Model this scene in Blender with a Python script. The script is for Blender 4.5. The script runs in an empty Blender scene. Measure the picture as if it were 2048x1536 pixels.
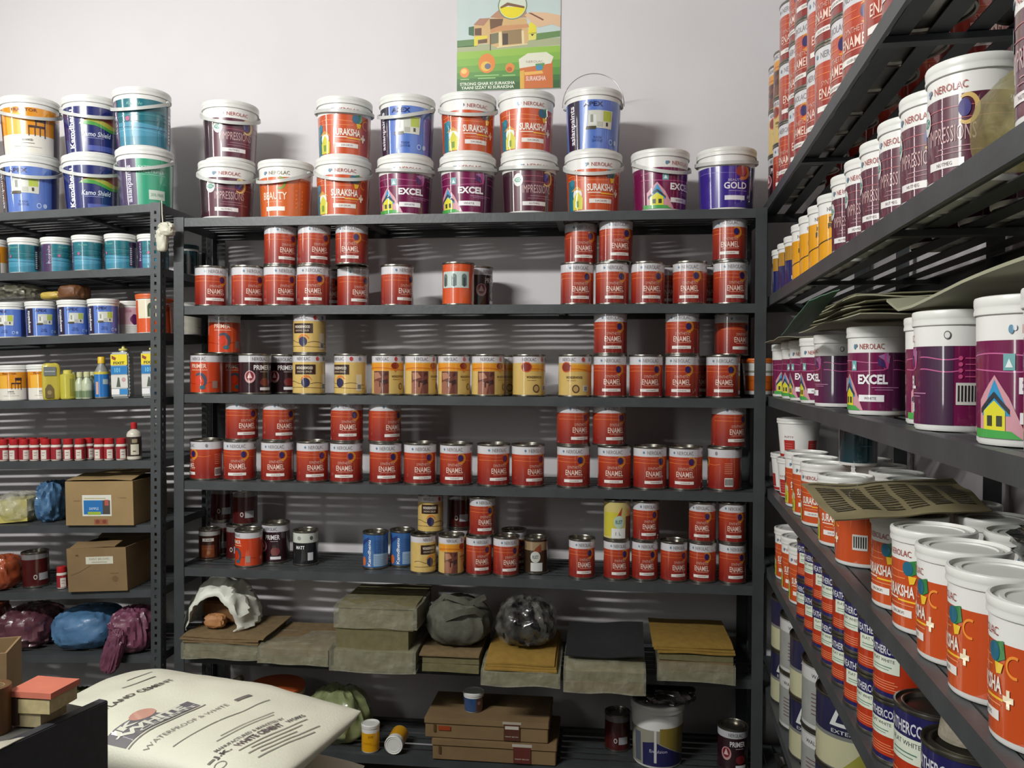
import bpy, bmesh, math, random
from math import sin, cos, pi, radians, atan2, sqrt
from mathutils import Vector, Matrix, noise

random.seed(7)
SC = bpy.context.scene
COL = SC.collection

# ------------------------------------------------------------------ camera
F = 1650.0            # focal length in pixels of the 2048 x 1536 frame
CAMZ = 1.45
cam_d = bpy.data.cameras.new('camera')
cam_d.sensor_width = 36.0
cam_d.lens = 36.0 * F / 2048.0
cam_d.clip_start = 0.02
cam = bpy.data.objects.new('camera', cam_d)
COL.objects.link(cam)
CAMR = Matrix.Rotation(radians(90 - 0.85), 4, 'X') @ Matrix.Rotation(radians(0.29), 4, 'Z')
cam.matrix_world = Matrix.Translation((0, 0, CAMZ)) @ CAMR
SC.camera = cam

# ------------------------------------------------------------------ light
SC.view_settings.view_transform = 'Standard'
SC.view_settings.look = 'None'
SC.view_settings.gamma = 1.0
SC.view_settings.use_curve_mapping = False
SC.view_settings.exposure = 0.25
world = bpy.data.worlds.new('world')
SC.world = world
world.use_nodes = True
world.node_tree.nodes['Background'].inputs[0].default_value = (0.86, 0.93, 1.0, 1)
world.node_tree.nodes['Background'].inputs[1].default_value = 0.012


def area(name, loc, target, long_axis, sx, sy, power, color):
    l = bpy.data.lights.new(name, 'AREA')
    l.shape = 'RECTANGLE'
    l.size = sx
    l.size_y = sy
    l.energy = power
    l.color = color
    o = bpy.data.objects.new(name, l)
    COL.objects.link(o)
    z = (Vector(loc) - Vector(target)).normalized()
    x = Vector(long_axis) - z * z.dot(Vector(long_axis))
    x.normalize()
    y = z.cross(x)
    m = Matrix.Identity(4)
    m.col[0][:3] = x
    m.col[1][:3] = y
    m.col[2][:3] = z
    m.col[3][:3] = loc
    o.matrix_world = m
    return o


# the fluorescent tube high on the left, a smaller lamp on the left wall, and the daylight of the shop door on the left
area('tube_lamp', (-1.75, 0.40, 2.84), (-0.3, 2.6, 1.3), (1, -0.1, 0), 1.15, 0.07, 70, (1.0, 0.99, 0.96))
area('wall_lamp', (-2.36, 2.25, 2.35), (0.2, 2.5, 1.9), (0, 0, 1), 1.0, 0.10, 5, (1.0, 0.98, 0.95))
area('door_daylight', (-2.36, -0.35, 2.0), (-0.9, 0.8, 1.8), (0, 0, 1), 1.6, 0.5, 19, (0.97, 1.0, 0.95))


# ------------------------------------------------------------------ pixel helpers
def ray(px, py):
    d = CAMR.to_3x3() @ Vector(((px - 1024) / F, -(py - 768) / F, -1.0))
    return d


def on_z(px, py, zrel):
    d = ray(px, py)
    t = zrel / d.z
    return Vector((d.x * t, d.y * t, CAMZ + zrel))


def on_y(px, py, y):
    d = ray(px, py)
    t = y / d.y
    return Vector((d.x * t, y, CAMZ + d.z * t))


# ------------------------------------------------------------------ materials
def lin(c):
    out = []
    for v in c[:3]:
        v = v / 255.0
        out.append(v / 12.92 if v <= 0.04045 else ((v + 0.055) / 1.055) ** 2.4)
    return tuple(out) + (1.0,)


MATS = {}


def mat(name, rgb, rough=0.45, metal=0.0, var=0.10, scale=14.0, bump=0.0, spec=0.5, coat=0.0, bscale=60.0,
        rgb2=None, z0=0.0, z1=1.0, alpha=1.0, trans=0.0):
    if name in MATS:
        return MATS[name]
    m = bpy.data.materials.new(name)
    m.use_nodes = True
    nt = m.node_tree
    b = nt.nodes['Principled BSDF']
    b.inputs['Roughness'].default_value = rough
    b.inputs['Metallic'].default_value = metal
    b.inputs['Specular IOR Level'].default_value = spec
    b.inputs['Coat Weight'].default_value = coat
    b.inputs['Coat Roughness'].default_value = 0.04
    b.inputs['Coat IOR'].default_value = 1.8
    b.inputs['Alpha'].default_value = alpha
    b.inputs['Transmission Weight'].default_value = trans
    tc = nt.nodes.new('ShaderNodeTexCoord')
    nz = nt.nodes.new('ShaderNodeTexNoise')
    nz.inputs['Scale'].default_value = scale
    nz.inputs['Detail'].default_value = 4
    nt.links.new(tc.outputs['Object'], nz.inputs['Vector'])
    base = lin(rgb)
    mix = nt.nodes.new('ShaderNodeMix')
    mix.data_type = 'RGBA'
    mix.blend_type = 'MULTIPLY'
    mix.inputs[0].default_value = 1.0
    rmp = nt.nodes.new('ShaderNodeValToRGB')
    lo = 1.0 - var
    rmp.color_ramp.elements[0].position = 0.3
    rmp.color_ramp.elements[0].color = (lo, lo, lo, 1)
    rmp.color_ramp.elements[1].position = 0.65
    rmp.color_ramp.elements[1].color = (1, 1, 1, 1)
    nt.links.new(nz.outputs['Fac'], rmp.inputs['Fac'])
    if rgb2 is None:
        mix.inputs[6].default_value = base
    else:
        sp = nt.nodes.new('ShaderNodeSeparateXYZ')
        nt.links.new(tc.outputs['Object'], sp.inputs[0])
        mr = nt.nodes.new('ShaderNodeMapRange')
        mr.inputs[1].default_value = z0
        mr.inputs[2].default_value = z1
        nt.links.new(sp.outputs['Z'], mr.inputs[0])
        gm = nt.nodes.new('ShaderNodeMix')
        gm.data_type = 'RGBA'
        gm.inputs[6].default_value = base
        gm.inputs[7].default_value = lin(rgb2)
        nt.links.new(mr.outputs[0], gm.inputs[0])
        nt.links.new(gm.outputs[2], mix.inputs[6])
    nt.links.new(rmp.outputs['Color'], mix.inputs[7])
    nt.links.new(mix.outputs[2], b.inputs['Base Color'])
    if bump:
        n2 = nt.nodes.new('ShaderNodeTexNoise')
        n2.inputs['Scale'].default_value = bscale
        n2.inputs['Detail'].default_value = 5
        nt.links.new(tc.outputs['Object'], n2.inputs['Vector'])
        bp = nt.nodes.new('ShaderNodeBump')
        bp.inputs['Strength'].default_value = bump
        bp.inputs['Distance'].default_value = 0.01
        nt.links.new(n2.outputs['Fac'], bp.inputs['Height'])
        nt.links.new(bp.outputs['Normal'], b.inputs['Normal'])
    MATS[name] = m
    return m


def ink(rgb, rough=0.35, coat=0.7):
    """flat print on a label"""
    return mat('print_%02x%02x%02x' % tuple(int(v) for v in rgb[:3]), rgb, rough=rough, var=0.05, coat=coat)


def film(name, rgb, alpha, rough=0.12):
    """thin clear or tinted plastic film"""
    if name in MATS:
        return MATS[name]
    m = bpy.data.materials.new(name)
    m.use_nodes = True
    nt = m.node_tree
    out = nt.nodes['Material Output']
    b = nt.nodes['Principled BSDF']
    b.inputs['Base Color'].default_value = lin(rgb)
    b.inputs['Roughness'].default_value = rough
    tc = nt.nodes.new('ShaderNodeTexCoord')
    nz = nt.nodes.new('ShaderNodeTexNoise')
    nz.inputs['Scale'].default_value = 25
    nz.inputs['Detail'].default_value = 6
    nt.links.new(tc.outputs['Object'], nz.inputs['Vector'])
    bp = nt.nodes.new('ShaderNodeBump')
    bp.inputs['Strength'].default_value = 0.7
    bp.inputs['Distance'].default_value = 0.012
    nt.links.new(nz.outputs['Fac'], bp.inputs['Height'])
    nt.links.new(bp.outputs['Normal'], b.inputs['Normal'])
    tr = nt.nodes.new('ShaderNodeBsdfTransparent')
    mx = nt.nodes.new('ShaderNodeMixShader')
    mr = nt.nodes.new('ShaderNodeMapRange')
    mr.inputs[1].default_value = 0.35
    mr.inputs[2].default_value = 0.7
    mr.inputs[3].default_value = max(0.0, alpha - 0.15)
    mr.inputs[4].default_value = min(1.0, alpha + 0.15)
    nt.links.new(nz.outputs['Fac'], mr.inputs[0])
    nt.links.new(mr.outputs[0], mx.inputs[0])
    nt.links.new(tr.outputs[0], mx.inputs[1])
    nt.links.new(b.outputs[0], mx.inputs[2])
    nt.links.new(mx.outputs[0], out.inputs[0])
    MATS[name] = m
    return m


M_RACK = mat('grey_rack_paint', (66, 70, 72), rough=0.42, var=0.28, scale=9, bump=0.05)
M_SLAT = mat('grey_slat_paint', (64, 68, 70), rough=0.5, var=0.3, scale=7, bump=0.05)
M_WHITE = mat('white_bucket_plastic', (226, 226, 222), rough=0.33, var=0.05, scale=5)
M_LID = mat('white_lid_plastic', (220, 221, 216), rough=0.36, var=0.06, scale=5)
M_STRAP = mat('translucent_white_strap', (190, 192, 188), rough=0.35, var=0.06)
M_TIN = mat('tinplate', (150, 146, 136), rough=0.28, metal=0.95, var=0.25, scale=20)
M_WIRE = mat('wire_steel', (190, 190, 190), rough=0.3, metal=0.8, var=0.1)
M_CARD = mat('brown_cardboard', (150, 125, 84), rough=0.8, var=0.18, scale=9, bump=0.05)
M_CARD2 = mat('dull_cardboard', (128, 104, 70), rough=0.85, var=0.22, scale=9, bump=0.05)


# ------------------------------------------------------------------ mesh helpers
def mesh_from(name, verts, faces, mats, fmat=None, smooth=None):
    me = bpy.data.meshes.new(name)
    me.from_pydata([tuple(v) for v in verts], [], faces)
    for m in mats:
        me.materials.append(m)
    if fmat:
        me.polygons.foreach_set('material_index', fmat)
    if smooth is not None:
        me.polygons.foreach_set('use_smooth', [True] * len(me.polygons))
        me.update()
        me.set_sharp_from_angle(angle=radians(smooth))
    me.update()
    return me


def bm_mesh(name, bm, mats, smooth=None):
    me = bpy.data.meshes.new(name)
    bm.to_mesh(me)
    bm.free()
    for m in mats:
        me.materials.append(m)
    if smooth is not None:
        me.polygons.foreach_set('use_smooth', [True] * len(me.polygons))
        me.update()
        me.set_sharp_from_angle(angle=radians(smooth))
    return me


def link(name, me, parent=None, loc=None, rotz=None, mw=None):
    o = bpy.data.objects.new(name, me)
    COL.objects.link(o)
    if parent is not None:
        o.parent = parent
    if mw is not None:
        if parent is None:
            o.matrix_world = mw
        else:
            o.matrix_local = mw
    if loc is not None:
        o.location = loc
    if rotz is not None:
        o.rotation_euler = (0, 0, rotz)
    return o


def empty(name, loc=(0, 0, 0), rotz=0.0):
    o = bpy.data.objects.new(name, None)
    o.empty_display_size = 0.05
    COL.objects.link(o)
    o.location = loc
    o.rotation_euler = (0, 0, rotz)
    return o


def tag(o, label=None, cat=None, group=None, kind=None):
    if label:
        o['label'] = label
    if cat:
        o['category'] = cat
    if group:
        o['group'] = group
    if kind:
        o['kind'] = kind
    return o


def box_bm(bm, x0, x1, y0, y1, z0, z1, mi=0):
    vs = [bm.verts.new(p) for p in ((x0, y0, z0), (x1, y0, z0), (x1, y1, z0), (x0, y1, z0),
                                    (x0, y0, z1), (x1, y0, z1), (x1, y1, z1), (x0, y1, z1))]
    for q in ((3, 2, 1, 0), (4, 5, 6, 7), (0, 1, 5, 4), (1, 2, 6, 5), (2, 3, 7, 6), (3, 0, 4, 7)):
        f = bm.faces.new([vs[i] for i in q])
        f.material_index = mi
    return vs


def box_mesh(name, x0, x1, y0, y1, z0, z1, m, bevel=0.0):
    bm = bmesh.new()
    box_bm(bm, x0, x1, y0, y1, z0, z1)
    if bevel:
        bmesh.ops.bevel(bm, geom=bm.edges[:], offset=bevel, segments=2, affect='EDGES')
    return bm_mesh(name, bm, [m], smooth=40 if bevel else None)


def lathe(name, prof, mats, seg=40, smooth=35, cap0=True, cap1=True):
    """prof: list of (r, z, material index of the band ABOVE this ring)"""
    verts, faces, fm = [], [], []
    n = len(prof)
    for r, z, mi in prof:
        for k in range(seg):
            a = 2 * pi * k / seg
            verts.append((r * sin(a), -r * cos(a), z))
    for i in range(n - 1):
        for k in range(seg):
            k2 = (k + 1) % seg
            faces.append((i * seg + k, i * seg + k2, (i + 1) * seg + k2, (i + 1) * seg + k))
            fm.append(prof[i][2])
    if cap0:
        faces.append(tuple(reversed(range(seg))))
        fm.append(prof[0][2])
    if cap1:
        faces.append(tuple((n - 1) * seg + k for k in range(seg)))
        fm.append(prof[-1][2])
    return mesh_from(name, verts, faces, mats, fm, smooth)


def sweep(name, pts, w, t, m, up=Vector((0, 0, 1)), closed=False):
    """rectangular strap along pts: w across 'up', t thick"""
    bm = bmesh.new()
    rings = []
    n = len(pts)
    for i, p in enumerate(pts):
        p = Vector(p)
        a = Vector(pts[max(0, i - 1)])
        b = Vector(pts[min(n - 1, i + 1)])
        tg = (b - a).normalized()
        side = tg.cross(up)
        if side.length < 1e-5:
            side = Vector((1, 0, 0))
        side.normalize()
        u2 = side.cross(tg).normalized()
        rings.append([bm.verts.new(p + side * (sx * t / 2) + u2 * (sz * w / 2))
                      for sx, sz in ((-1, -1), (1, -1), (1, 1), (-1, 1))])
    for i in range(n - 1):
        for k in range(4):
            bm.faces.new((rings[i][k], rings[i][(k + 1) % 4], rings[i + 1][(k + 1) % 4], rings[i + 1][k]))
    bm.faces.new(list(reversed(rings[0])))
    bm.faces.new(rings[-1])
    bmesh.ops.recalc_face_normals(bm, faces=bm.faces[:])
    return bm_mesh(name, bm, [m], smooth=50)


def tube(name, pts, r, m, seg=8):
    bm = bmesh.new()
    rings = []
    n = len(pts)
    for i, p in enumerate(pts):
        p = Vector(p)
        tg = (Vector(pts[min(n - 1, i + 1)]) - Vector(pts[max(0, i - 1)])).normalized()
        ref = Vector((0, 0, 1)) if abs(tg.z) < 0.9 else Vector((1, 0, 0))
        s = tg.cross(ref).normalized()
        u = s.cross(tg)
        rr = r[i] if isinstance(r, (list, tuple)) else r
        rings.append([bm.verts.new(p + s * (cos(2 * pi * k / seg) * rr) + u * (sin(2 * pi * k / seg) * rr))
                      for k in range(seg)])
    for i in range(n - 1):
        for k in range(seg):
            bm.faces.new((rings[i][k], rings[i][(k + 1) % seg], rings[i + 1][(k + 1) % seg], rings[i + 1][k]))
    bm.faces.new(list(reversed(rings[0])))
    bm.faces.new(rings[-1])
    bmesh.ops.recalc_face_normals(bm, faces=bm.faces[:])
    return bm_mesh(name, bm, [m], smooth=60)


# ------------------------------------------------------------------ flat print (decals) bent on real surfaces
_TXT = {}


def text2d(s, bold=0.0, shear=0.0):
    key = (s, bold, shear)
    if key in _TXT:
        return _TXT[key]
    c = bpy.data.curves.new('txt', 'FONT')
    c.body = s
    c.resolution_u = 2
    c.offset = bold
    c.shear = shear
    o = bpy.data.objects.new('txt', c)
    me = o.to_mesh()
    vs = [(v.co.x, v.co.y) for v in me.vertices]
    me.calc_loop_triangles()
    ts = [tuple(t.vertices) for t in me.loop_triangles]
    o.to_mesh_clear()
    bpy.data.objects.remove(o)
    bpy.data.curves.remove(c)
    x0 = min(v[0] for v in vs)
    x1 = max(v[0] for v in vs)
    y0 = min(v[1] for v in vs)
    y1 = max(v[1] for v in vs)
    vs = [((x - x0) / (x1 - x0), (y - y0) / (y1 - y0)) for x, y in vs]
    _TXT[key] = (vs, ts)
    return _TXT[key]


class Print:
    def __init__(self):
        self.shapes = []          # (verts2d, faces, rgb or material, layer, is_text)

    def poly(self, pts, c, layer=1):
        self.shapes.append(([tuple(p) for p in pts], [tuple(range(len(pts)))], c, layer, False))
        return self

    def rect(self, a0, a1, z0, z1, c, layer=1):
        return self.poly(((a0, z0), (a1, z0), (a1, z1), (a0, z1)), c, layer)

    def ell(self, ac, zc, ra, rz, c, layer=2, n=20, t0=0.0, t1=2 * pi):
        return self.poly([(ac + ra * cos(t0 + (t1 - t0) * k / n), zc + rz * sin(t0 + (t1 - t0) * k / n))
                          for k in range(n + (0 if t1 - t0 > 6.2 else 1))], c, layer)

    def ring(self, ac, zc, ra, rz, wa, wz, c, layer=2, t0=0.0, t1=2 * pi, n=24, taper=0.0):
        vs, fs = [], []
        for k in range(n + 1):
            t = t0 + (t1 - t0) * k / n
            q = 1 - taper * abs(2 * k / n - 1)
            vs.append((ac + ra * cos(t), zc + rz * sin(t)))
            vs.append((ac + (ra - wa * q) * cos(t), zc + (rz - wz * q) * sin(t)))
        for k in range(n):
            fs.append((2 * k, 2 * k + 2, 2 * k + 3, 2 * k + 1))
        self.shapes.append((vs, fs, c, layer, False))
        return self

    def line(self, pts, th, c, layer=2):
        vs, fs = [], []
        for a, z in pts:
            vs += [(a, z - th / 2), (a, z + th / 2)]
        for k in range(len(pts) - 1):
            fs.append((2 * k, 2 * k + 2, 2 * k + 3, 2 * k + 1))
        self.shapes.append((vs, fs, c, layer, False))
        return self

    def text(self, s, ac, zc, w, h, c, layer=3, bold=0.0, shear=0.0, vert=0, arc=0.0):
        vs, ts = text2d(s, bold, shear)
        out = []
        for x, y in vs:
            if vert:
                out.append((ac - (y - 0.5) * h, zc + (x - 0.5) * w))
            else:
                out.append((ac + (x - 0.5) * w, zc + (y - 0.5) * h + arc * (1 - (2 * x - 1) ** 2)))
        self.shapes.append((out, ts, c, layer, True))
        return self

    def build(self, name, mapper, step, only=None, step2=None):
        """mapper(a, z, layer) -> point; only: None, 'text' or 'art'"""
        bm_all = bmesh.new()
        mats, idx = [], {}
        for vs, fs, c, layer, is_text in self.shapes:
            if only == 'text' and not is_text:
                continue
            if only == 'art' and is_text:
                continue
            m = c if isinstance(c, bpy.types.Material) else ink(c)
            if m.name not in idx:
                idx[m.name] = len(mats)
                mats.append(m)
            bm = bmesh.new()
            bv = [bm.verts.new((x, 0.0, y)) for x, y in vs]
            for f in fs:
                try:
                    bm.faces.new([bv[i] for i in f])
                except ValueError:
                    pass
            lo = min(v[0] for v in vs)
            hi = max(v[0] for v in vs)
            k = math.floor(lo / step) + 1
            while k * step < hi:
                bmesh.ops.bisect_plane(bm, geom=bm.verts[:] + bm.edges[:] + bm.faces[:], plane_co=(k * step, 0, 0),
                                       plane_no=(1, 0, 0), dist=1e-7)
                k += 1
            if step2:
                lo = min(v[1] for v in vs)
                hi = max(v[1] for v in vs)
                k = math.floor(lo / step2) + 1
                while k * step2 < hi:
                    bmesh.ops.bisect_plane(bm, geom=bm.verts[:] + bm.edges[:] + bm.faces[:],
                                           plane_co=(0, 0, k * step2), plane_no=(0, 0, 1), dist=1e-7)
                    k += 1
            for f in bm.faces:
                f.normal_update()
            mp = {}
            for v in bm.verts:
                mp[v] = bm_all.verts.new(mapper(v.co.x, v.co.z, layer))
            for f in bm.faces:
                vv = [mp[v] for v in f.verts]
                if f.normal.y > 0:
                    vv.reverse()
                nf = bm_all.faces.new(vv)
                nf.material_index = idx[m.name]
                nf.smooth = True
            bm.free()
        if not bm_all.faces:
            bm_all.free()
            return None
        return bm_mesh(name, bm_all, mats)


def cyl_map(r0, r1, z0, z1, H):
    def f(a, z, layer):
        zz = z * H
        t = (zz - z0) / (z1 - z0)
        r = r0 + (r1 - r0) * t + 0.00030 + 0.00028 * layer
        return (r * sin(a), -r * cos(a), zz)
    return f


# ------------------------------------------------------------------ label designs (angle in rad, height fraction)
GREY = (120, 122, 126)
NRED = (170, 66, 60)


def wave(z, a0, a1, amp=0.012, ph=0.0, n=14):
    return [(a0 + (a1 - a0) * k / n, z + amp * sin(ph + 5.0 * k / n)) for k in range(n + 1)]


def swirl(p, a, z, s, ring_c, disc_c, tail_c, k=1.0):
    p.ell(a, z, 0.16 * s, 0.075 * s * k, disc_c, 3)
    p.ring(a + 0.05 * s, z - 0.01 * s, 0.30 * s, 0.125 * s * k, 0.13 * s, 0.055 * s * k, ring_c, 2, -2.2, 2.3, taper=0.7)
    p.poly(((a - 0.05 * s, z - 0.10 * s * k), (a + 0.22 * s, z - 0.06 * s * k), (a + 0.12 * s, z - 0.17 * s * k),
            (a + 0.02 * s, z - 0.15 * s * k)), tail_c, 2)


def barcode(p, a0, a1, z0, z1, layer=3):
    p.rect(a0, a1, z0, z1, (214, 212, 205), layer)
    n = 6
    for k in range(n):
        x = a0 + (a1 - a0) * (0.12 + 0.76 * k / (n - 1))
        p.rect(x - (a1 - a0) * 0.04, x + (a1 - a0) * 0.04, z0 + (z1 - z0) * 0.15, z1 - (z1 - z0) * 0.12, (30, 30, 32), layer + 1)


def d_enamel(p):
    g = mat('print_enamel_red', (134, 32, 26), rough=0.35, var=0.06, coat=0.8, rgb2=(182, 66, 36), z0=0.02, z1=0.10)
    p.rect(-pi, pi, 0.03, 0.765, g, 0)
    p.rect(-pi, pi, 0.765, 0.965, (206, 205, 208), 0)
    p.text('NEROLAC', 0.0, 0.86, 0.95, 0.085, (140, 134, 138), 3)
    p.ell(-0.68, 0.86, 0.06, 0.03, (90, 130, 160), 3)
    p.ell(1.25, 0.86, 0.08, 0.045, (130, 130, 140), 3)
    swirl(p, 0.36, 0.655, 1.0, (206, 142, 48), (44, 34, 92), (222, 120, 30))
    p.line(wave(0.70, -1.5, 0.1, 0.010), 0.008, (226, 120, 70), 2)
    p.line(wave(0.615, -1.5, 0.2, 0.004), 0.010, (232, 128, 64), 2)
    p.line(wave(0.60, 0.5, 1.5, 0.014, 2), 0.010, (232, 128, 64), 2)
    p.text('SYNTHETIC', 0.02, 0.49, 0.86, 0.065, (224, 176, 160), 3)
    p.text('ENAMEL', 0.0, 0.365, 1.05, 0.125, (236, 206, 192), 3, bold=0.01)
    p.rect(-0.42, 0.5, 0.27, 0.285, (214, 140, 120), 3)
    p.rect(-0.62, 0.52, 0.135, 0.205, (232, 226, 220), 3)
    p.text('GOLDEN BROWN', 0.0, 0.168, 0.55, 0.03, (120, 110, 110), 4)
    barcode(p, 1.75, 2.25, 0.10, 0.30)
    for k in range(6):
        p.rect(1.75, 2.2, 0.40 + 0.045 * k, 0.412 + 0.045 * k, (222, 150, 120), 3)


def d_primer_orange(p):
    g = mat('print_primer_orange', (196, 62, 20), rough=0.35, var=0.06, coat=0.8)
    p.rect(-pi, pi, 0.03, 0.79, g, 0)
    p.rect(-pi, pi, 0.79, 0.965, (204, 203, 206), 0)
    p.text('NEROLAC', -0.1, 0.87, 0.9, 0.08, (120, 116, 120), 3)
    p.text('PRIMER', -0.1, 0.69, 1.0, 0.105, (240, 210, 190), 3, bold=0.015)
    p.rect(-0.6, 0.45, 0.585, 0.60, (240, 190, 160), 3)
    p.ring(0.0, 0.33, 0.42, 0.20, 0.22, 0.10, (70, 74, 90), 2, -1.2, 2.4, taper=0.6)
    p.ell(-0.10, 0.33, 0.20, 0.10, (210, 54, 28), 3)
    p.ell(0.15, 0.16, 0.18, 0.05, (50, 96, 110), 3)
    p.line(wave(0.27, -1.5, -0.3, 0.02), 0.012, (150, 30, 12), 2)
    p.line(wave(0.27, 0.4, 1.5, 0.02), 0.012, (150, 30, 12), 2)
    p.rect(0.75, 1.1, 0.14, 0.32, (150, 120, 110), 3)


def d_primer_dark(p):
    g = mat('print_primer_dark', (44, 20, 28), rough=0.25, var=0.08, coat=0.5)
    p.rect(-pi, pi, 0.03, 0.79, g, 0)
    p.rect(-pi, pi, 0.79, 0.965, (190, 189, 194), 0)
    p.text('NEROLAC', 0.0, 0.87, 0.95, 0.085, (110, 108, 114), 3)
    p.text('PRIMER', 0.15, 0.66, 1.05, 0.12, (226, 222, 222), 3, bold=0.02)
    p.rect(0.0, 0.55, 0.55, 0.562, (180, 170, 172), 3)
    p.ell(-0.62, 0.43, 0.34, 0.155, (196, 150, 150), 2)
    p.ell(-0.62, 0.45, 0.25, 0.115, (120, 20, 34), 3)
    p.poly(((-0.78, 0.40), (-0.46, 0.40), (-0.62, 0.55)), (214, 180, 180), 4)
    p.ell(0.35, 0.30, 0.34, 0.10, (110, 30, 36), 2)
    p.rect(0.0, 0.75, 0.10, 0.17, (226, 224, 226), 3)


def cream(p):
    g = mat('print_cream', (206, 176, 104), rough=0.28, var=0.08, coat=0.4, scale=30)
    p.rect(-pi, pi, 0.03, 0.80, g, 0)
    p.rect(-pi, pi, 0.80, 0.965, (206, 203, 206), 0)
    p.text('NEROLAC', -0.35, 0.88, 0.85, 0.08, (120, 116, 124), 3)
    p.ell(0.55, 0.88, 0.11, 0.055, (176, 50, 48), 3)
    p.ell(1.1, 0.88, 0.10, 0.05, (100, 110, 140), 3)


def d_cream_dark_box(p):
    cream(p)
    p.rect(-0.95, 0.42, 0.50, 0.74, (48, 26, 20), 2)
    p.text('WONDERWOOD', -0.28, 0.655, 1.05, 0.07, (236, 226, 206), 3, bold=0.02)
    p.text('SANDING SEALER', -0.28, 0.565, 0.95, 0.045, (214, 196, 170), 3)
    p.ell(-0.2, 0.30, 0.27, 0.115, (38, 36, 74), 3)
    p.ring(-0.16, 0.33, 0.36, 0.15, 0.15, 0.06, (206, 120, 52), 2, 0.2, 3.0, taper=0.7)
    p.line(wave(0.30, -1.5, -0.4, 0.03), 0.012, (70, 50, 30), 2)
    p.line(wave(0.27, 0.1, 1.5, 0.03), 0.012, (70, 50, 30), 2)
    p.line(wave(0.17, -1.5, 1.5, 0.01), 0.012, (110, 80, 40), 2)
    p.rect(0.85, 1.25, 0.10, 0.5, (214, 200, 170), 2)
    barcode(p, 0.92, 1.2, 0.12, 0.28)


def d_cream_photo(p):
    cream(p)
    p.rect(-1.5, 1.5, 0.60, 0.78, (222, 146, 36), 1)
    p.line(wave(0.64, -1.5, 1.5, 0.03), 0.03, (196, 110, 24), 2)
    p.ell(0.5, 0.72, 0.26, 0.08, (136, 44, 24), 3)
    p.poly(((0.35, 0.64), (0.7, 0.66), (0.5, 0.56)), (206, 110, 40), 3)
    p.rect(-0.95, 0.1, 0.05, 0.59, (104, 54, 40), 2)
    p.poly(((-0.95, 0.05), (-0.4, 0.05), (-0.25, 0.3), (-0.75, 0.36), (-0.95, 0.3)), (150, 96, 74), 3)
    p.poly(((-0.5, 0.2), (0.05, 0.3), (0.02, 0.4), (-0.5, 0.34)), (58, 28, 26), 3)
    p.poly(((-0.85, 0.38), (-0.35, 0.44), (-0.55, 0.56), (-0.9, 0.55)), (172, 120, 92), 3)
    p.poly(((-0.2, 0.46), (0.05, 0.5), (0.04, 0.57), (-0.15, 0.55)), (70, 34, 30), 3)
    p.text('WONDERWOOD', 0.72, 0.46, 0.9, 0.055, (100, 68, 30), 3, bold=0.02)
    p.rect(0.35, 0.9, 0.38, 0.392, (150, 110, 60), 3)
    p.ell(0.9, 0.22, 0.17, 0.085, (90, 66, 40), 3)
    p.ell(0.9, 0.22, 0.11, 0.055, (170, 140, 84), 4)


def d_cream_seal(p):
    cream(p)
    p.rect(-0.75, 1.5, 0.60, 0.76, (222, 150, 40), 1)
    p.line(wave(0.63, -0.6, 1.5, 0.03), 0.03, (200, 116, 26), 2)
    p.ell(-0.5, 0.70, 0.30, 0.10, (130, 40, 26), 3)
    p.ring(-0.5, 0.70, 0.34, 0.125, 0.08, 0.04, (200, 90, 40), 2)
    p.text('WONDERWOOD', 0.0, 0.46, 1.0, 0.06, (84, 56, 28), 3, bold=0.02)
    p.rect(-0.45, 0.1, 0.38, 0.392, (150, 110, 60), 3)
    p.ell(0.1, 0.19, 0.22, 0.10, (92, 66, 42), 3)
    p.ell(0.1, 0.19, 0.15, 0.068, (178, 146, 90), 4)
    p.rect(0.55, 0.9, 0.13, 0.27, (206, 204, 200), 3)
    p.rect(0.62, 0.83, 0.15, 0.25, (120, 130, 130), 4)


def d_arch_tin(p):
    g = mat('print_tile_orange', (214, 84, 34), rough=0.35, var=0.06, coat=0.8)
    p.rect(-pi, pi, 0.03, 0.97, g, 0)
    p.rect(-1.1, 0.75, 0.40, 0.78, (192, 206, 200), 2)
    for a in (-0.85, -0.22, 0.42):
        p.rect(a - 0.16, a + 0.16, 0.45, 0.66, (96, 116, 112), 3)
        p.ell(a, 0.66, 0.16, 0.07, (96, 116, 112), 3)
        p.rect(a - 0.07, a + 0.07, 0.43, 0.64, (58, 74, 76), 4)
    p.text('PAINT', -0.2, 0.88, 0.5, 0.05, (232, 160, 120), 3)
    p.poly(((1.0, 0.1), (1.5, 0.1), (1.5, 0.7), (1.2, 0.6)), (150, 110, 40), 2)


def d_dark_label(p):
    g = mat('print_dark_brown', (52, 24, 18), rough=0.3, var=0.1, coat=0.3)
    p.rect(-pi, pi, 0.03, 0.80, g, 0)
    p.rect(-pi, pi, 0.80, 0.95, (168, 166, 164), 0)
    p.rect(-0.6, 0.5, 0.62, 0.72, (206, 200, 194), 2)
    p.text('STAIN', -0.05, 0.67, 0.6, 0.06, (60, 40, 36), 3, bold=0.02)
    p.rect(-0.7, 0.55, 0.10, 0.50, (110, 54, 22), 2)
    p.line(wave(0.38, -0.6, 0.5, 0.01), 0.02, (150, 80, 34), 3)
    p.ell(0.0, 0.24, 0.16, 0.08, (140, 74, 30), 3)


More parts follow.
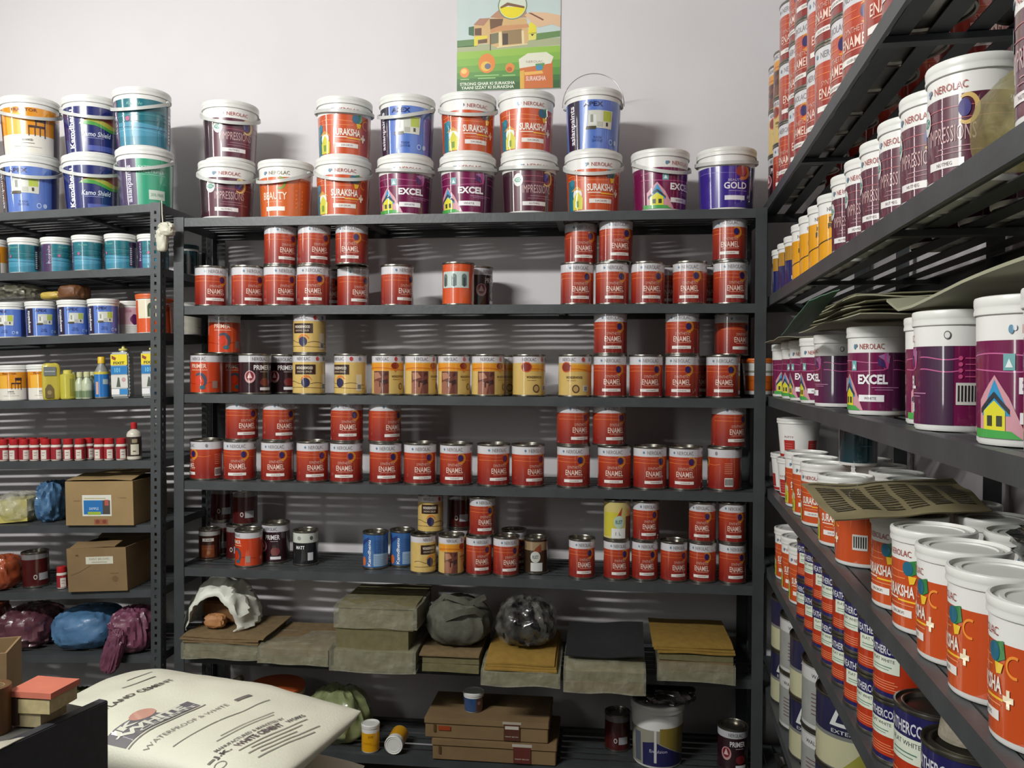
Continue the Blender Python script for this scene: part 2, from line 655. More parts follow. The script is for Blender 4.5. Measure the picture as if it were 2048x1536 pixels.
def d_black_white_top(p):
    g = mat('print_black', (24, 26, 30), rough=0.3, var=0.1, coat=0.3)
    p.rect(-pi, pi, 0.03, 0.66, g, 0)
    p.rect(-pi, pi, 0.66, 0.96, (206, 210, 200), 0)
    p.ell(-0.45, 0.80, 0.16, 0.06, (150, 158, 150), 2)
    p.ell(0.55, 0.80, 0.14, 0.06, (70, 84, 76), 2)
    p.text('MATT', -0.35, 0.53, 0.7, 0.10, (222, 222, 224), 3, bold=0.02)
    p.rect(0.25, 0.7, 0.15, 0.38, (200, 202, 206), 3)


def d_maroon_dim(p):
    g = mat('print_maroon', (70, 18, 18), rough=0.3, var=0.1, coat=0.4)
    p.rect(-pi, pi, 0.03, 0.80, g, 0)
    p.rect(-pi, pi, 0.80, 0.955, (120, 118, 118), 0)
    p.rect(-0.2, 0.55, 0.20, 0.40, (160, 160, 164), 3)
    p.ell(-0.45, 0.3, 0.14, 0.07, (190, 180, 176), 3)
    p.ell(-0.45, 0.3, 0.08, 0.04, (60, 24, 22), 4)


def d_blue_tin(p):
    g = mat('print_sky_blue', (54, 100, 160), rough=0.25, var=0.08, coat=0.5)
    p.rect(-pi, pi, 0.03, 0.965, g, 0)
    p.poly(((-1.4, 0.76), (-0.7, 0.88), (-0.7, 0.80), (-1.4, 0.62)), (40, 60, 120), 2)
    p.ell(-1.2, 0.2, 0.22, 0.13, (214, 110, 50), 2)
    p.text('Kamdhenu', -0.65, 0.44, 0.72, 0.26, (232, 236, 240), 3, bold=0.02, vert=1)
    p.rect(-0.3, 1.2, 0.08, 0.42, (146, 176, 206), 2)
    for k in range(6):
        p.rect(-0.25, 1.0, 0.12 + 0.045 * k, 0.128 + 0.045 * k, (90, 110, 140), 3)
    for k in range(8):
        p.rect(-0.25, 1.1, 0.46 + 0.045 * k, 0.468 + 0.045 * k, (28, 66, 128), 3)


def d_dark_sticker(p):
    g = mat('print_olive_dark', (58, 44, 30), rough=0.3, var=0.2, coat=0.3)
    p.rect(-pi, pi, 0.03, 0.965, g, 0)
    p.rect(-pi, pi, 0.66, 0.90, (150, 128, 96), 1)
    p.poly(((-0.3, 0.6), (0.5, 0.62), (0.4, 0.85), (0.0, 0.74)), (130, 62, 34), 2)
    p.ell(-0.05, 0.48, 0.42, 0.16, (196, 198, 190), 2)
    p.text('RUST', -0.05, 0.48, 0.5, 0.10, (90, 96, 92), 3, bold=0.02)
    p.rect(-0.45, 0.55, 0.08, 0.32, (206, 208, 204), 3)


def d_yellow_sticker(p):
    g = mat('print_pale_yellow', (206, 190, 120), rough=0.3, var=0.1, coat=0.3)
    p.rect(-pi, pi, 0.03, 0.965, g, 0)
    p.rect(-1.2, 0.0, 0.1, 0.7, (198, 188, 60), 1)
    p.poly(((-0.1, 0.6), (0.3, 0.84), (0.2, 0.62)), (170, 60, 40), 2)
    p.rect(0.6, 1.5, 0.05, 0.6, (70, 66, 56), 1)
    p.ell(0.05, 0.46, 0.40, 0.16, (178, 200, 182), 2)
    p.text('RUST', 0.05, 0.46, 0.5, 0.10, (60, 96, 84), 3, bold=0.02)
    p.rect(-0.5, 0.55, 0.05, 0.30, (222, 224, 220), 3)
    p.text('1 L', 0.0, 0.17, 0.4, 0.08, (120, 120, 120), 4)


def d_navy_tin(p):
    g = mat('print_brick_orange', (176, 52, 22), rough=0.3, var=0.08, coat=0.35)
    n = mat('print_navy', (34, 32, 84), rough=0.3, var=0.08, coat=0.35)
    p.rect(-pi, pi, 0.03, 0.97, g, 0)
    p.rect(-pi, pi, 0.66, 0.97, n, 1)
    p.rect(-pi, pi, 0.03, 0.13, n, 1)
    p.text('WEATHERCOAT', 0.0, 0.80, 1.7, 0.13, (206, 206, 214), 3, bold=0.02)
    p.rect(-0.55, 0.65, 0.44, 0.70, (214, 222, 204), 3)
    p.text('FLAT WHITE', 0.05, 0.64, 0.9, 0.05, (70, 80, 80), 4)
    p.rect(-0.4, 0.4, 0.53, 0.545, (90, 130, 110), 4)
    p.rect(-0.4, 0.3, 0.49, 0.50, (90, 130, 110), 4)
    for k in range(4):
        p.rect(-0.7, 0.6 - 0.1 * (k % 2), 0.18 + 0.04 * k, 0.196 + 0.04 * k, (222, 130, 90), 3)


def d_navy_yellow(p):
    d_navy_tin(p)
    p.poly(((0.55, 0.66), (1.05, 0.80), (1.05, 0.50), (0.62, 0.35)), (206, 176, 30), 3)


def d_gray_tri(p):
    g = mat('print_tin_grey', (120, 122, 118), rough=0.35, var=0.2, coat=0.2)
    n = mat('print_dark_navy', (36, 36, 66), rough=0.3, var=0.08, coat=0.3)
    p.rect(-pi, pi, 0.03, 0.97, g, 0)
    p.rect(-pi, pi, 0.50, 0.97, n, 1)
    p.poly(((-0.5, 0.62), (0.3, 0.62), (-0.25, 0.93)), (206, 208, 206), 3)
    p.poly(((-0.33, 0.67), (0.1, 0.67), (-0.22, 0.84)), (36, 36, 66), 4)
    p.text('EXTERIOR', 0.0, 0.55, 0.9, 0.05, (206, 208, 206), 3)
    p.poly(((-1.2, 0.05), (-0.2, 0.05), (0.5, 0.45), (-1.2, 0.45)), (186, 184, 150), 2)
    p.poly(((-0.2, 0.05), (0.3, 0.05), (0.9, 0.45), (0.5, 0.45)), (150, 146, 60), 2)


def d_gray_plain(p):
    g = mat('print_tin_pale', (150, 152, 148), rough=0.35, var=0.2, coat=0.2)
    p.rect(-pi, pi, 0.03, 0.97, g, 0)
    p.rect(-pi, pi, 0.74, 0.93, (196, 196, 194), 1)
    p.text('WALL PUTTY', -0.1, 0.83, 1.0, 0.06, (90, 84, 90), 3)
    for k in range(6):
        p.rect(-0.6, 0.5 - 0.12 * (k % 3), 0.25 + 0.06 * k, 0.268 + 0.06 * k, (110, 84, 84), 3)
    p.rect(-pi, pi, 0.03, 0.09, (190, 192, 190), 1)


# --- plastic buckets and jars: z fractions relative to full height, label zone about 0.03..0.72 (+ white collar)
def nerolac_top(p, c=NRED, zc=0.77, h=0.06, w=0.80):
    p.text('NEROLAC', 0.08, zc, w, h, c, 3)
    p.ell(-0.52, zc, 0.05, 0.03, (90, 140, 170), 3)
    p.ell(-0.45, zc + 0.01, 0.04, 0.02, (120, 120, 130), 3)


def d_impressions(p):
    g = mat('print_plum', (84, 28, 50), rough=0.33, var=0.06, coat=0.9)
    p.rect(-pi, pi, 0.05, 0.70, g, 0)
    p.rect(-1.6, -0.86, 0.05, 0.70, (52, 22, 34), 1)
    nerolac_top(p)
    p.text('IMPRESSIONS', 0.08, 0.40, 1.15, 0.13, (196, 160, 160), 3)
    p.rect(-0.2, 0.55, 0.285, 0.293, (170, 120, 130), 3)
    p.rect(-0.3, 0.85, 0.245, 0.253, (160, 110, 120), 3)
    p.line(wave(0.60, -0.9, 1.6, 0.012), 0.008, (170, 90, 100), 2)
    p.line(wave(0.52, -0.9, 1.6, 0.010, 2), 0.008, (170, 90, 100), 2)
    p.ell(0.42, 0.585, 0.13, 0.07, (54, 46, 122), 4)
    p.ring(0.48, 0.575, 0.25, 0.125, 0.11, 0.055, (214, 180, 110), 3, -2.3, 2.2, taper=0.6)
    p.ell(-0.66, 0.55, 0.19, 0.105, (222, 226, 222), 3)
    p.ell(-0.66, 0.55, 0.15, 0.04, (70, 150, 130), 4)
    p.text('VOC', -0.66, 0.55, 0.22, 0.05, (222, 226, 222), 5, bold=0.02)
    p.rect(-0.5, 0.42, 0.135, 0.20, (228, 224, 222), 3)
    p.text('NUTMEG', -0.04, 0.167, 0.4, 0.03, (110, 90, 96), 4)


def d_suraksha(p):
    g = mat('print_suraksha_orange', (200, 80, 34), rough=0.33, var=0.06, coat=0.9)
    p.rect(-pi, pi, 0.05, 0.70, g, 0)
    nerolac_top(p)
    p.poly(((0.25, 0.68), (0.62, 0.72), (0.66, 0.60), (0.42, 0.55)), (52, 128, 70), 3)
    p.ell(0.38, 0.63, 0.15, 0.07, (36, 104, 130), 4)
    p.poly(((0.40, 0.56), (0.62, 0.56), (0.56, 0.49), (0.44, 0.48)), (240, 196, 50), 4)
    p.ring(0.85, 0.56, 0.18, 0.08, 0.04, 0.02, (242, 150, 60), 3, 1.2, 5.0)
    p.line(wave(0.60, -1.4, 0.25, 0.012), 0.008, (240, 150, 90), 2)
    p.line(wave(0.53, -1.4, 0.3, 0.010, 1), 0.008, (240, 150, 90), 2)
    p.text('SURAKSHA', 0.05, 0.405, 1.05, 0.115, (244, 232, 220), 4, bold=0.03)
    p.text('+', 0.72, 0.33, 0.22, 0.13, (246, 232, 200), 4, bold=0.05)
    p.rect(-0.45, 0.05, 0.315, 0.33, (244, 226, 210), 3)
    p.rect(0.05, 0.6, 0.30, 0.318, (246, 190, 50), 3)
    p.rect(-0.35, 0.55, 0.265, 0.273, (240, 160, 110), 3)
    p.rect(-0.40, 0.50, 0.155, 0.225, (236, 230, 224), 3)
    p.text('SUN DROPS', 0.05, 0.19, 0.45, 0.03, (110, 100, 96), 4)
    p.poly(((-1.45, 0.05), (-1.05, 0.05), (-1.0, 0.52), (-1.35, 0.54)), (34, 112, 130), 2)
    p.ell(-1.12, 0.50, 0.13, 0.055, (50, 130, 150), 3)
    p.ell(-0.88, 0.30, 0.20, 0.11, (224, 226, 214), 3)
    p.poly(((-1.1, 0.06), (-0.66, 0.06), (-0.64, 0.24), (-0.88, 0.36), (-1.1, 0.22)), (206, 200, 60), 4)
    p.rect(-0.96, -0.82, 0.10, 0.20, (120, 150, 50), 5)
    p.poly(((-1.2, 0.36), (-0.88, 0.44), (-0.58, 0.34), (-0.88, 0.38)), (206, 150, 60), 4)
    barcode(p, 1.45, 1.95, 0.22, 0.42)


def d_beauty(p):
    g = mat('print_beauty_orange', (208, 98, 36), rough=0.33, var=0.06, coat=0.9)
    p.rect(-pi, pi, 0.05, 0.70, g, 0)
    nerolac_top(p, (120, 110, 60))
    p.ell(-0.05, 0.61, 0.12, 0.055, (206, 60, 40), 3)
    p.ring(0.1, 0.60, 0.24, 0.11, 0.08, 0.04, (120, 150, 60), 2, -2.0, 1.6)
    p.line(wave(0.62, 0.2, 1.6, 0.008), 0.006, (240, 140, 70), 2)
    p.text('BEAUTY', -0.12, 0.385, 1.0, 0.125, (244, 216, 190), 4, bold=0.02)
    p.rect(-0.5, 0.2, 0.28, 0.288, (240, 170, 120), 3)
    p.rect(-0.5, 0.30, 0.135, 0.205, (238, 230, 222), 3)
    for k in range(5):
        p.ell(0.75, 0.48 - 0.07 * k, 0.04, 0.018, (236, 120, 60), 3)
        p.ell(1.0, 0.48 - 0.07 * k, 0.04, 0.018, (236, 120, 60), 3)


def d_excel(p):
    g = mat('print_excel_magenta', (112, 24, 72), rough=0.22, var=0.08, coat=0.6)
    p.rect(-pi, pi, 0.05, 0.70, g, 0)
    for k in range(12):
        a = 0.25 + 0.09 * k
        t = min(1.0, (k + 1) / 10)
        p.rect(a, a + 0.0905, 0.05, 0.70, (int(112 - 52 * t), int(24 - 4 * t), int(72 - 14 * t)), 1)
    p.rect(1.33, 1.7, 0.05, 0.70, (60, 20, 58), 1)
    nerolac_top(p)
    p.poly(((0.30, 0.66), (0.62, 0.70), (0.66, 0.58), (0.46, 0.62)), (150, 110, 160), 3)
    p.poly(((0.50, 0.70), (0.68, 0.66), (0.62, 0.52), (0.48, 0.50)), (186, 70, 130), 3)
    p.poly(((0.28, 0.64), (0.5, 0.60), (0.56, 0.52), (0.3, 0.56)), (62, 40, 96), 4)
    p.line(wave(0.60, -1.5, 0.3, 0.014), 0.009, (196, 96, 150), 2)
    p.line(wave(0.50, -1.5, 0.5, 0.010, 2), 0.009, (196, 96, 150), 2)
    p.line(wave(0.60, 0.8, 1.8, 0.012, 1), 0.009, (196, 96, 150), 2)
    p.line(wave(0.50, 0.8, 1.8, 0.012, 1), 0.009, (196, 96, 150), 2)
    p.text('EXCEL', 0.12, 0.40, 0.98, 0.11, (244, 240, 244), 5, bold=0.04)
    p.rect(0.1, 1.0, 0.305, 0.312, (196, 140, 180), 3)
    p.rect(0.2, 0.8, 0.28, 0.286, (196, 140, 180), 3)
    p.rect(-0.35, 0.50, 0.15, 0.225, (240, 238, 240), 4)
    p.text('WHITE', 0.05, 0.187, 0.4, 0.03, (90, 80, 90), 5)
    p.rect(-0.66, -0.44, 0.50, 0.61, (110, 170, 172), 4)
    p.poly(((-0.62, 0.52), (-0.48, 0.52), (-0.55, 0.58)), (230, 240, 240), 5)
    p.poly(((-1.25, 0.05), (-0.2, 0.05), (-0.55, 0.32), (-0.85, 0.47), (-1.25, 0.30)), (206, 150, 160), 2)
    p.poly(((-1.18, 0.20), (-0.52, 0.20), (-0.85, 0.44)), (48, 146, 196), 3)
    p.poly(((-1.12, 0.08), (-0.62, 0.08), (-0.62, 0.23), (-0.85, 0.30), (-1.12, 0.23)), (222, 214, 50), 4)
    p.poly(((-1.2, 0.21), (-0.85, 0.32), (-0.54, 0.21), (-0.54, 0.245), (-0.85, 0.36), (-1.2, 0.245)), (50, 54, 60), 5)
    for a in (-1.02, -0.80):
        p.rect(a, a + 0.12, 0.13, 0.20, (60, 66, 50), 5)
    p.poly(((-1.4, 0.05), (-0.3, 0.05), (-0.5, 0.10), (-1.4, 0.11)), (70, 164, 76), 5)
    barcode(p, 1.75, 2.25, 0.22, 0.40)
    for k in range(4):
        p.ell(1.85, 0.60 - 0.05 * k, 0.05, 0.018, (200, 80, 130), 3)
        p.rect(1.95, 2.25, 0.595 - 0.05 * k, 0.605 - 0.05 * k, (200, 80, 130), 3)
    p.ell(1.55, 0.79, 0.08, 0.035, (90, 92, 94), 3)
    p.ell(1.55, 0.79, 0.06, 0.026, (226, 226, 222), 4)


def d_gold(p):
    g = mat('print_violet', (62, 44, 140), rough=0.2, var=0.06, coat=0.7)
    p.rect(-pi, pi, 0.05, 0.70, g, 0)
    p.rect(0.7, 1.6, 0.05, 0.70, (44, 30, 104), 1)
    p.ell(0.45, 0.62, 0.22, 0.085, (150, 60, 60), 3)
    p.ring(0.5, 0.60, 0.30, 0.12, 0.12, 0.05, (196, 110, 50), 2, -2.0, 1.2)
    p.line(wave(0.60, -1.5, 0.25, 0.012), 0.006, (140, 120, 200), 2)
    p.text('BEAUTY', 0.22, 0.475, 0.5, 0.035, (196, 190, 220), 4)
    p.text('GOLD', 0.25, 0.39, 0.85, 0.105, (240, 238, 246), 4, bold=0.02)
    p.rect(0.0, 0.7, 0.305, 0.312, (170, 160, 210), 3)
    p.rect(-0.15, 0.62, 0.165, 0.235, (232, 230, 238), 3)


def d_apex(p):
    g = mat('print_apex_blue', (84, 118, 194), rough=0.33, var=0.05, coat=0.9)
    p.rect(-pi, pi, 0.03, 0.80, g, 0)
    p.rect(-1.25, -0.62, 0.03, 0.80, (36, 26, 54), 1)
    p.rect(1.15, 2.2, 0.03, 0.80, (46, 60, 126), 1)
    p.text('asianpaints', -0.92, 0.42, 0.62, 0.30, (232, 232, 238), 3, bold=0.02, vert=1)
    p.text('APEX', -0.10, 0.73, 0.72, 0.075, (24, 34, 90), 3, bold=0.03)
    p.poly(((-0.32, 0.36), (0.62, 0.34), (0.66, 0.63), (-0.28, 0.63)), (206, 208, 196), 3)
    p.poly(((-0.4, 0.33), (0.0, 0.33), (0.02, 0.38), (-0.35, 0.38)), (76, 70, 50), 4)
    p.rect(0.28, 0.60, 0.46, 0.62, (176, 190, 70), 4)
    p.rect(-0.24, 0.02, 0.40, 0.56, (224, 226, 218), 4)
    p.rect(-0.20, -0.10, 0.44, 0.56, (150, 152, 144), 5)
    p.rect(0.05, 0.25, 0.37, 0.45, (178, 178, 166), 5)
    p.rect(0.38, 0.46, 0.38, 0.44, (70, 60, 50), 5)
    p.text('TOUGH', 0.06, 0.20, 0.32, 0.04, (30, 50, 120), 3)
    p.text('SHYNE', 0.06, 0.15, 0.40, 0.04, (30, 50, 120), 3)
    p.ell(0.62, 0.14, 0.09, 0.045, (180, 200, 230), 3)
    p.ell(0.62, 0.14, 0.06, 0.03, (66, 106, 196), 4)
    p.ell(0.85, 0.14, 0.08, 0.04, (180, 200, 230), 3)


def d_green_primer(p):
    g = mat('print_sea_green', (44, 154, 118), rough=0.33, var=0.05, coat=0.9)
    p.rect(-pi, pi, 0.03, 0.80, g, 0)
    p.rect(-1.4, -0.35, 0.03, 0.80, (70, 56, 92), 1)
    p.text('asianpaints', -0.62, 0.38, 0.62, 0.26, (206, 204, 220), 3, bold=0.02, vert=1)
    p.text('EXTERIOR', 0.12, 0.655, 0.75, 0.05, (206, 230, 220), 3)
    p.text('WALL PRIMER', 0.20, 0.585, 0.95, 0.05, (206, 230, 220), 3)
    p.rect(-0.15, 0.75, 0.53, 0.537, (160, 210, 190), 3)
    p.rect(0.08, 0.72, 0.12, 0.28, (200, 214, 200), 3)
    p.text('20% FREE', 0.4, 0.20, 0.5, 0.05, (100, 150, 120), 4)


def d_kamo(p):
    g = mat('print_royal_navy', (32, 40, 104), rough=0.2, var=0.05, coat=0.7)
    p.rect(-pi, pi, 0.03, 0.80, g, 0)
    p.text('Kamdhenu', -0.92, 0.42, 0.66, 0.26, (236, 236, 240), 3, bold=0.03, vert=1)
    p.poly(((-0.6, 0.50), (-0.1, 0.56), (0.4, 0.46), (0.9, 0.44), (1.1, 0.50), (1.1, 0.68), (0.6, 0.70), (0.2, 0.62), (-0.2, 0.64)), (150, 60, 50), 2)
    p.poly(((-0.6, 0.50), (-0.2, 0.60), (0.2, 0.58), (0.8, 0.50), (1.1, 0.52), (1.1, 0.44), (0.7, 0.42), (0.1, 0.50)), (176, 170, 60), 3)
    p.poly(((-0.6, 0.50), (-0.3, 0.56), (0.0, 0.54), (0.6, 0.44), (1.1, 0.46), (1.1, 0.41), (0.6, 0.39), (0.0, 0.48)), (70, 150, 60), 4)
    p.text('Kamo Shield', 0.05, 0.33, 1.1, 0.085, (216, 222, 240), 5, bold=0.01, shear=0.2)
    p.rect(-0.4, 0.3, 0.262, 0.27, (150, 160, 210), 3)
    p.rect(-0.3, 0.9, 0.05, 0.14, (70, 84, 160), 3)


def d_royale(p):
    g = mat('print_teal_water', (34, 112, 124), rough=0.22, var=0.18, coat=0.6, scale=22)
    p.rect(-pi, pi, 0.03, 0.80, g, 0)
    p.poly([(-1.6, 0.12)] + wave(0.40, -1.6, 1.6, 0.03, 1)[0:] + [(1.6, 0.12)], (66, 142, 170), 1)
    p.poly([(-1.6, 0.03)] + wave(0.20, -1.6, 1.6, 0.03, 3) + [(1.6, 0.03)], (48, 126, 150), 2)
    for k, z in enumerate((0.26, 0.33, 0.44, 0.52, 0.60)):
        p.line(wave(z, -1.5, 1.5, 0.02, k * 1.7), 0.012, ((96, 170, 190), (30, 90, 120), (24, 84, 100), (60, 140, 150), (28, 96, 108))[k], 3)
    p.text('Royale', -0.35, 0.71, 0.6, 0.065, (120, 190, 180), 4, shear=0.3)
    p.ell(-0.62, 0.47, 0.09, 0.04, (176, 90, 130), 4)
    p.rect(1.0, 1.5, 0.10, 0.66, (70, 62, 84), 3)
    p.rect(1.5, 2.0, 0.12, 0.62, (150, 154, 160), 3)
    p.rect(1.0, 2.0, 0.66, 0.78, (40, 30, 60), 4)
    for k in range(9):
        p.rect(1.06, 1.20, 0.14 + 0.055 * k, 0.175 + 0.055 * k, (206, 206, 214), 4)
    p.rect(-2.0, -1.1, 0.03, 0.80, (66, 42, 84), 3)
    p.text('Royale', -1.25, 0.5, 0.5, 0.2, (200, 190, 210), 4, vert=1)


def d_tractor(p):
    g = mat('print_amber', (222, 146, 30), rough=0.22, var=0.12, coat=0.6, scale=18)
    p.rect(-pi, pi, 0.03, 0.34, (226, 222, 210), 0)
    p.rect(-pi, pi, 0.34, 0.80, g, 0)
    p.rect(-0.8, -0.2, 0.34, 0.70, (236, 176, 60), 1)
    p.text('TRACTOR', -0.1, 0.755, 0.95, 0.055, (120, 50, 20), 3, bold=0.02)
    p.rect(0.28, 0.68, 0.56, 0.64, (52, 24, 24), 3)
    p.rect(0.30, 0.34, 0.48, 0.64, (52, 24, 24), 3)
    p.rect(0.62, 0.66, 0.30, 0.64, (52, 24, 24), 3)
    p.rect(0.05, 0.66, 0.46, 0.50, (62, 30, 26), 3)
    for a in (0.05, 0.26, 0.44):
        p.rect(a, a + 0.035, 0.32, 0.47, (62, 30, 26), 3)
    p.text('ADVANCED', 0.0, 0.25, 0.4, 0.035, (70, 66, 62), 3, bold=0.02)
    p.rect(-0.2, 0.25, 0.19, 0.20, (120, 116, 110), 3)
    p.rect(-0.5, 0.5, 0.13, 0.138, (170, 166, 160), 3)
    p.rect(1.05, 2.1, 0.03, 0.62, (92, 80, 90), 2)
    p.rect(-1.9, -1.15, 0.03, 0.80, (80, 44, 90), 2)


def d_flower(p):
    p.rect(-pi, pi, 0.03, 0.80, (216, 176, 190), 0)
    p.rect(-pi, pi, 0.03, 0.32, (226, 226, 222), 1)
    p.ell(0.30, 0.46, 0.42, 0.14, (96, 40, 96), 2)
    for k in range(6):
        a = k * pi / 3
        p.ell(0.30 + 0.26 * cos(a), 0.46 + 0.09 * sin(a), 0.16, 0.075, (84 + 10 * (k % 2), 30, 86), 3)
    p.text('ACE', -0.2, 0.70, 0.35, 0.06, (196, 110, 140), 3, bold=0.02)
    for k in range(4):
        p.rect(-0.4, 0.3, 0.10 + 0.05 * k, 0.108 + 0.05 * k, (170, 180, 176), 3)


def d_arch_jar(p):
    p.rect(-pi, pi, 0.03, 0.84, (214, 84, 30), 0)
    p.rect(-1.0, 1.0, 0.38, 0.84, (226, 216, 190), 1)
    p.rect(-0.25, 0.25, 0.42, 0.66, (66, 82, 64), 2)
    p.ell(0, 0.66, 0.25, 0.11, (66, 82, 64), 2)
    p.rect(-0.12, 0.12, 0.42, 0.62, (130, 150, 120), 3)


def d_roof(p):
    g = mat('print_roof_yellow', (226, 158, 26), rough=0.22, var=0.06, coat=0.5)
    p.rect(-pi, pi, 0.05, 0.70, g, 0)
    p.text('NEROLAC', 0.0, 0.77, 0.9, 0.06, (90, 80, 90), 3)
    p.text('EVERY', 0.05, 0.62, 0.8, 0.075, (60, 56, 50), 3, bold=0.02)
    p.text('ROOF', 0.05, 0.53, 0.9, 0.08, (60, 56, 50), 3, bold=0.03)
    p.line([(-1.3, 0.26), (-0.3, 0.34), (0.2, 0.46), (0.4, 0.36), (1.3, 0.42)], 0.016, (70, 60, 40), 3)
    p.ell(0.05, 0.40, 0.16, 0.06, (60, 50, 60), 4)
    barcode(p, 0.75, 1.1, 0.14, 0.30)


def d_blue_gold(p):
    g = mat('print_ink_blue', (36, 38, 92), rough=0.22, var=0.06, coat=0.5)
    p.rect(-pi, pi, 0.05, 0.70, g, 0)
    p.rect(-1.2, 1.2, 0.52, 0.80, (176, 130, 40), 1)
    p.ell(0.2, 0.60, 0.30, 0.10, (206, 90, 50), 2)
    p.ring(0.0, 0.36, 0.30, 0.12, 0.05, 0.025, (120, 124, 180), 3)
    p.rect(-0.6, 0.6, 0.14, 0.21, (220, 222, 226), 3)
    p.rect(-0.6, 0.3, 0.07, 0.10, (180, 184, 210), 3)


def d_putty(p):
    p.rect(-pi, pi, 0.03, 0.10, (176, 40, 34), 0)
    for a in (-0.5, 0.8, -1.7, 2.1):
        p.rect(a - 0.30, a + 0.30, 0.12, 0.46, (176, 44, 38), 2)
        for k in range(4):
            p.rect(a - 0.22, a + 0.18, 0.18 + 0.06 * k, 0.192 + 0.06 * k, (210, 120, 110), 3)
    p.text('PUTTY', -0.5, 0.54, 0.5, 0.05, (170, 110, 100), 3)


def d_teal_plain(p):
    g = mat('print_dark_teal', (16, 54, 62), rough=0.25, var=0.1, coat=0.6)
    p.rect(-pi, pi, 0.06, 0.80, g, 0)
    p.rect(-0.4, 0.3, 0.40, 0.415, (60, 110, 110), 2)


def d_orange_tub(p):
    p.rect(-pi, pi, 0.10, 0.52, (206, 100, 20), 0)
    p.rect(-pi, pi, 0.60, 0.66, (150, 150, 130), 0)
    p.line(wave(0.36, -1.4, 1.4, 0.02), 0.012, (150, 66, 14), 2)
    p.rect(-pi, pi, 0.13, 0.15, (160, 70, 20), 2)


def d_red_jar(p):
    p.rect(-pi, pi, 0.06, 0.62, (150, 34, 44), 0)
    p.rect(-0.55, 0.45, 0.08, 0.50, (214, 208, 196), 2)
    p.rect(-0.35, 0.2, 0.36, 0.39, (150, 120, 120), 3)
    p.rect(-0.35, 0.1, 0.24, 0.27, (150, 120, 120), 3)


def d_cream_plain(p):
    p.rect(-pi, pi, 0.05, 0.80, (206, 206, 190), 0)
    p.rect(-0.6, 0.6, 0.2, 0.24, (160, 160, 150), 2)


def d_yellow_jar(p):
    p.rect(-pi, pi, 0.05, 0.72, (226, 164, 20), 0)
    p.text('DYE', 0.1, 0.60, 0.5, 0.07, (120, 80, 10), 3)
    p.line(wave(0.30, -0.8, 0.9, 0.03), 0.012, (190, 120, 10), 2)
    p.rect(-0.8, 0.2, 0.36, 0.372, (150, 100, 10), 2)


def d_blue_tub(p):
    p.rect(-pi, pi, 0.05, 0.76, (44, 76, 120), 0)
    p.rect(0.5, 1.6, 0.05, 0.76, (84, 50, 44), 1)
    p.ell(0.8, 0.5, 0.2, 0.1, (150, 110, 100), 2)


def d_navy_pail(p):
    n = mat('print_deep_navy', (34, 34, 84), rough=0.3, var=0.08, coat=0.3)
    p.rect(-pi, pi, 0.04, 0.62, (150, 146, 132), 0)
    p.poly(((-0.6, 0.04), (1.4, 0.04), (1.4, 0.14), (-0.1, 0.44), (-0.6, 0.40)), n, 2)
    p.poly(((0.1, 0.42), (1.4, 0.16), (1.4, 0.66), (0.1, 0.66)), (140, 122, 50), 2)
    p.rect(-0.12, -0.02, 0.10, 0.62, (206, 206, 206), 4)
    p.text('Emulsion', 0.05, 0.29, 0.7, 0.05, (200, 200, 220), 4)
    p.rect(-1.0, -0.7, 0.08, 0.56, (90, 96, 110), 3)


# ------------------------------------------------------------------ container kinds
KINDS = {}


def add_print(parts, design, mapper, step=0.14):
    p = Print()
    design(p)
    art = p.build('label', mapper, step, only='art')
    parts.append(('label', art, -1))
    k = len(parts) - 1
    for sh in p.shapes:
        if sh[4]:
            q = Print()
            q.shapes = [sh]
            parts.append(('lettering', q.build('lettering', mapper, step), k))


def make_tin(key, R, H, design, cat, desc, seg=40, ribs=False):
    parts = []
    c = 0.0016
    prof = [(R * 0.93, 0.004, 0), (R * 0.965, 0.0, 0), (R + c, 0.0, 0), (R + c * 1.3, 0.0025, 0), (R + c, 0.005, 0), (R, 0.006, 0)]
    if ribs:
        n = 9
        for k in range(n):
            z = H * (0.10 + 0.80 * k / (n - 1))
            prof += [(R, z - 0.003, 0), (R + 0.0006, z, 0), (R, z + 0.003, 0)]
    prof += [(R, H - 0.007, 0), (R + c, H - 0.006, 0), (R + c * 1.4, H - 0.003, 0), (R + c, H, 0), (R - 0.001, H, 0),
             (R - 0.003, H - 0.005, 0), (R * 0.86, H - 0.0055, 0)]
    body = lathe('tin_body', prof, [M_TIN], seg=seg, cap1=False)
    parts.append(('body', body, -1))
    lid = lathe('lever_lid', [(R * 0.86, H - 0.0055, 0), (R * 0.85, H - 0.001, 0), (R * 0.82, H - 0.0005, 0), (R * 0.79, H - 0.001, 0),
                              (R * 0.77, H - 0.008, 0), (R * 0.2, H - 0.0075, 0)], [M_TIN], seg=seg, cap0=False)
    parts.append(('lid', lid, -1))
    add_print(parts, design, cyl_map(R, R, 0, H, H))
    KINDS[key] = dict(R=R, H=H, parts=parts, cat=cat, desc=desc, name='paint_tin', top=H)


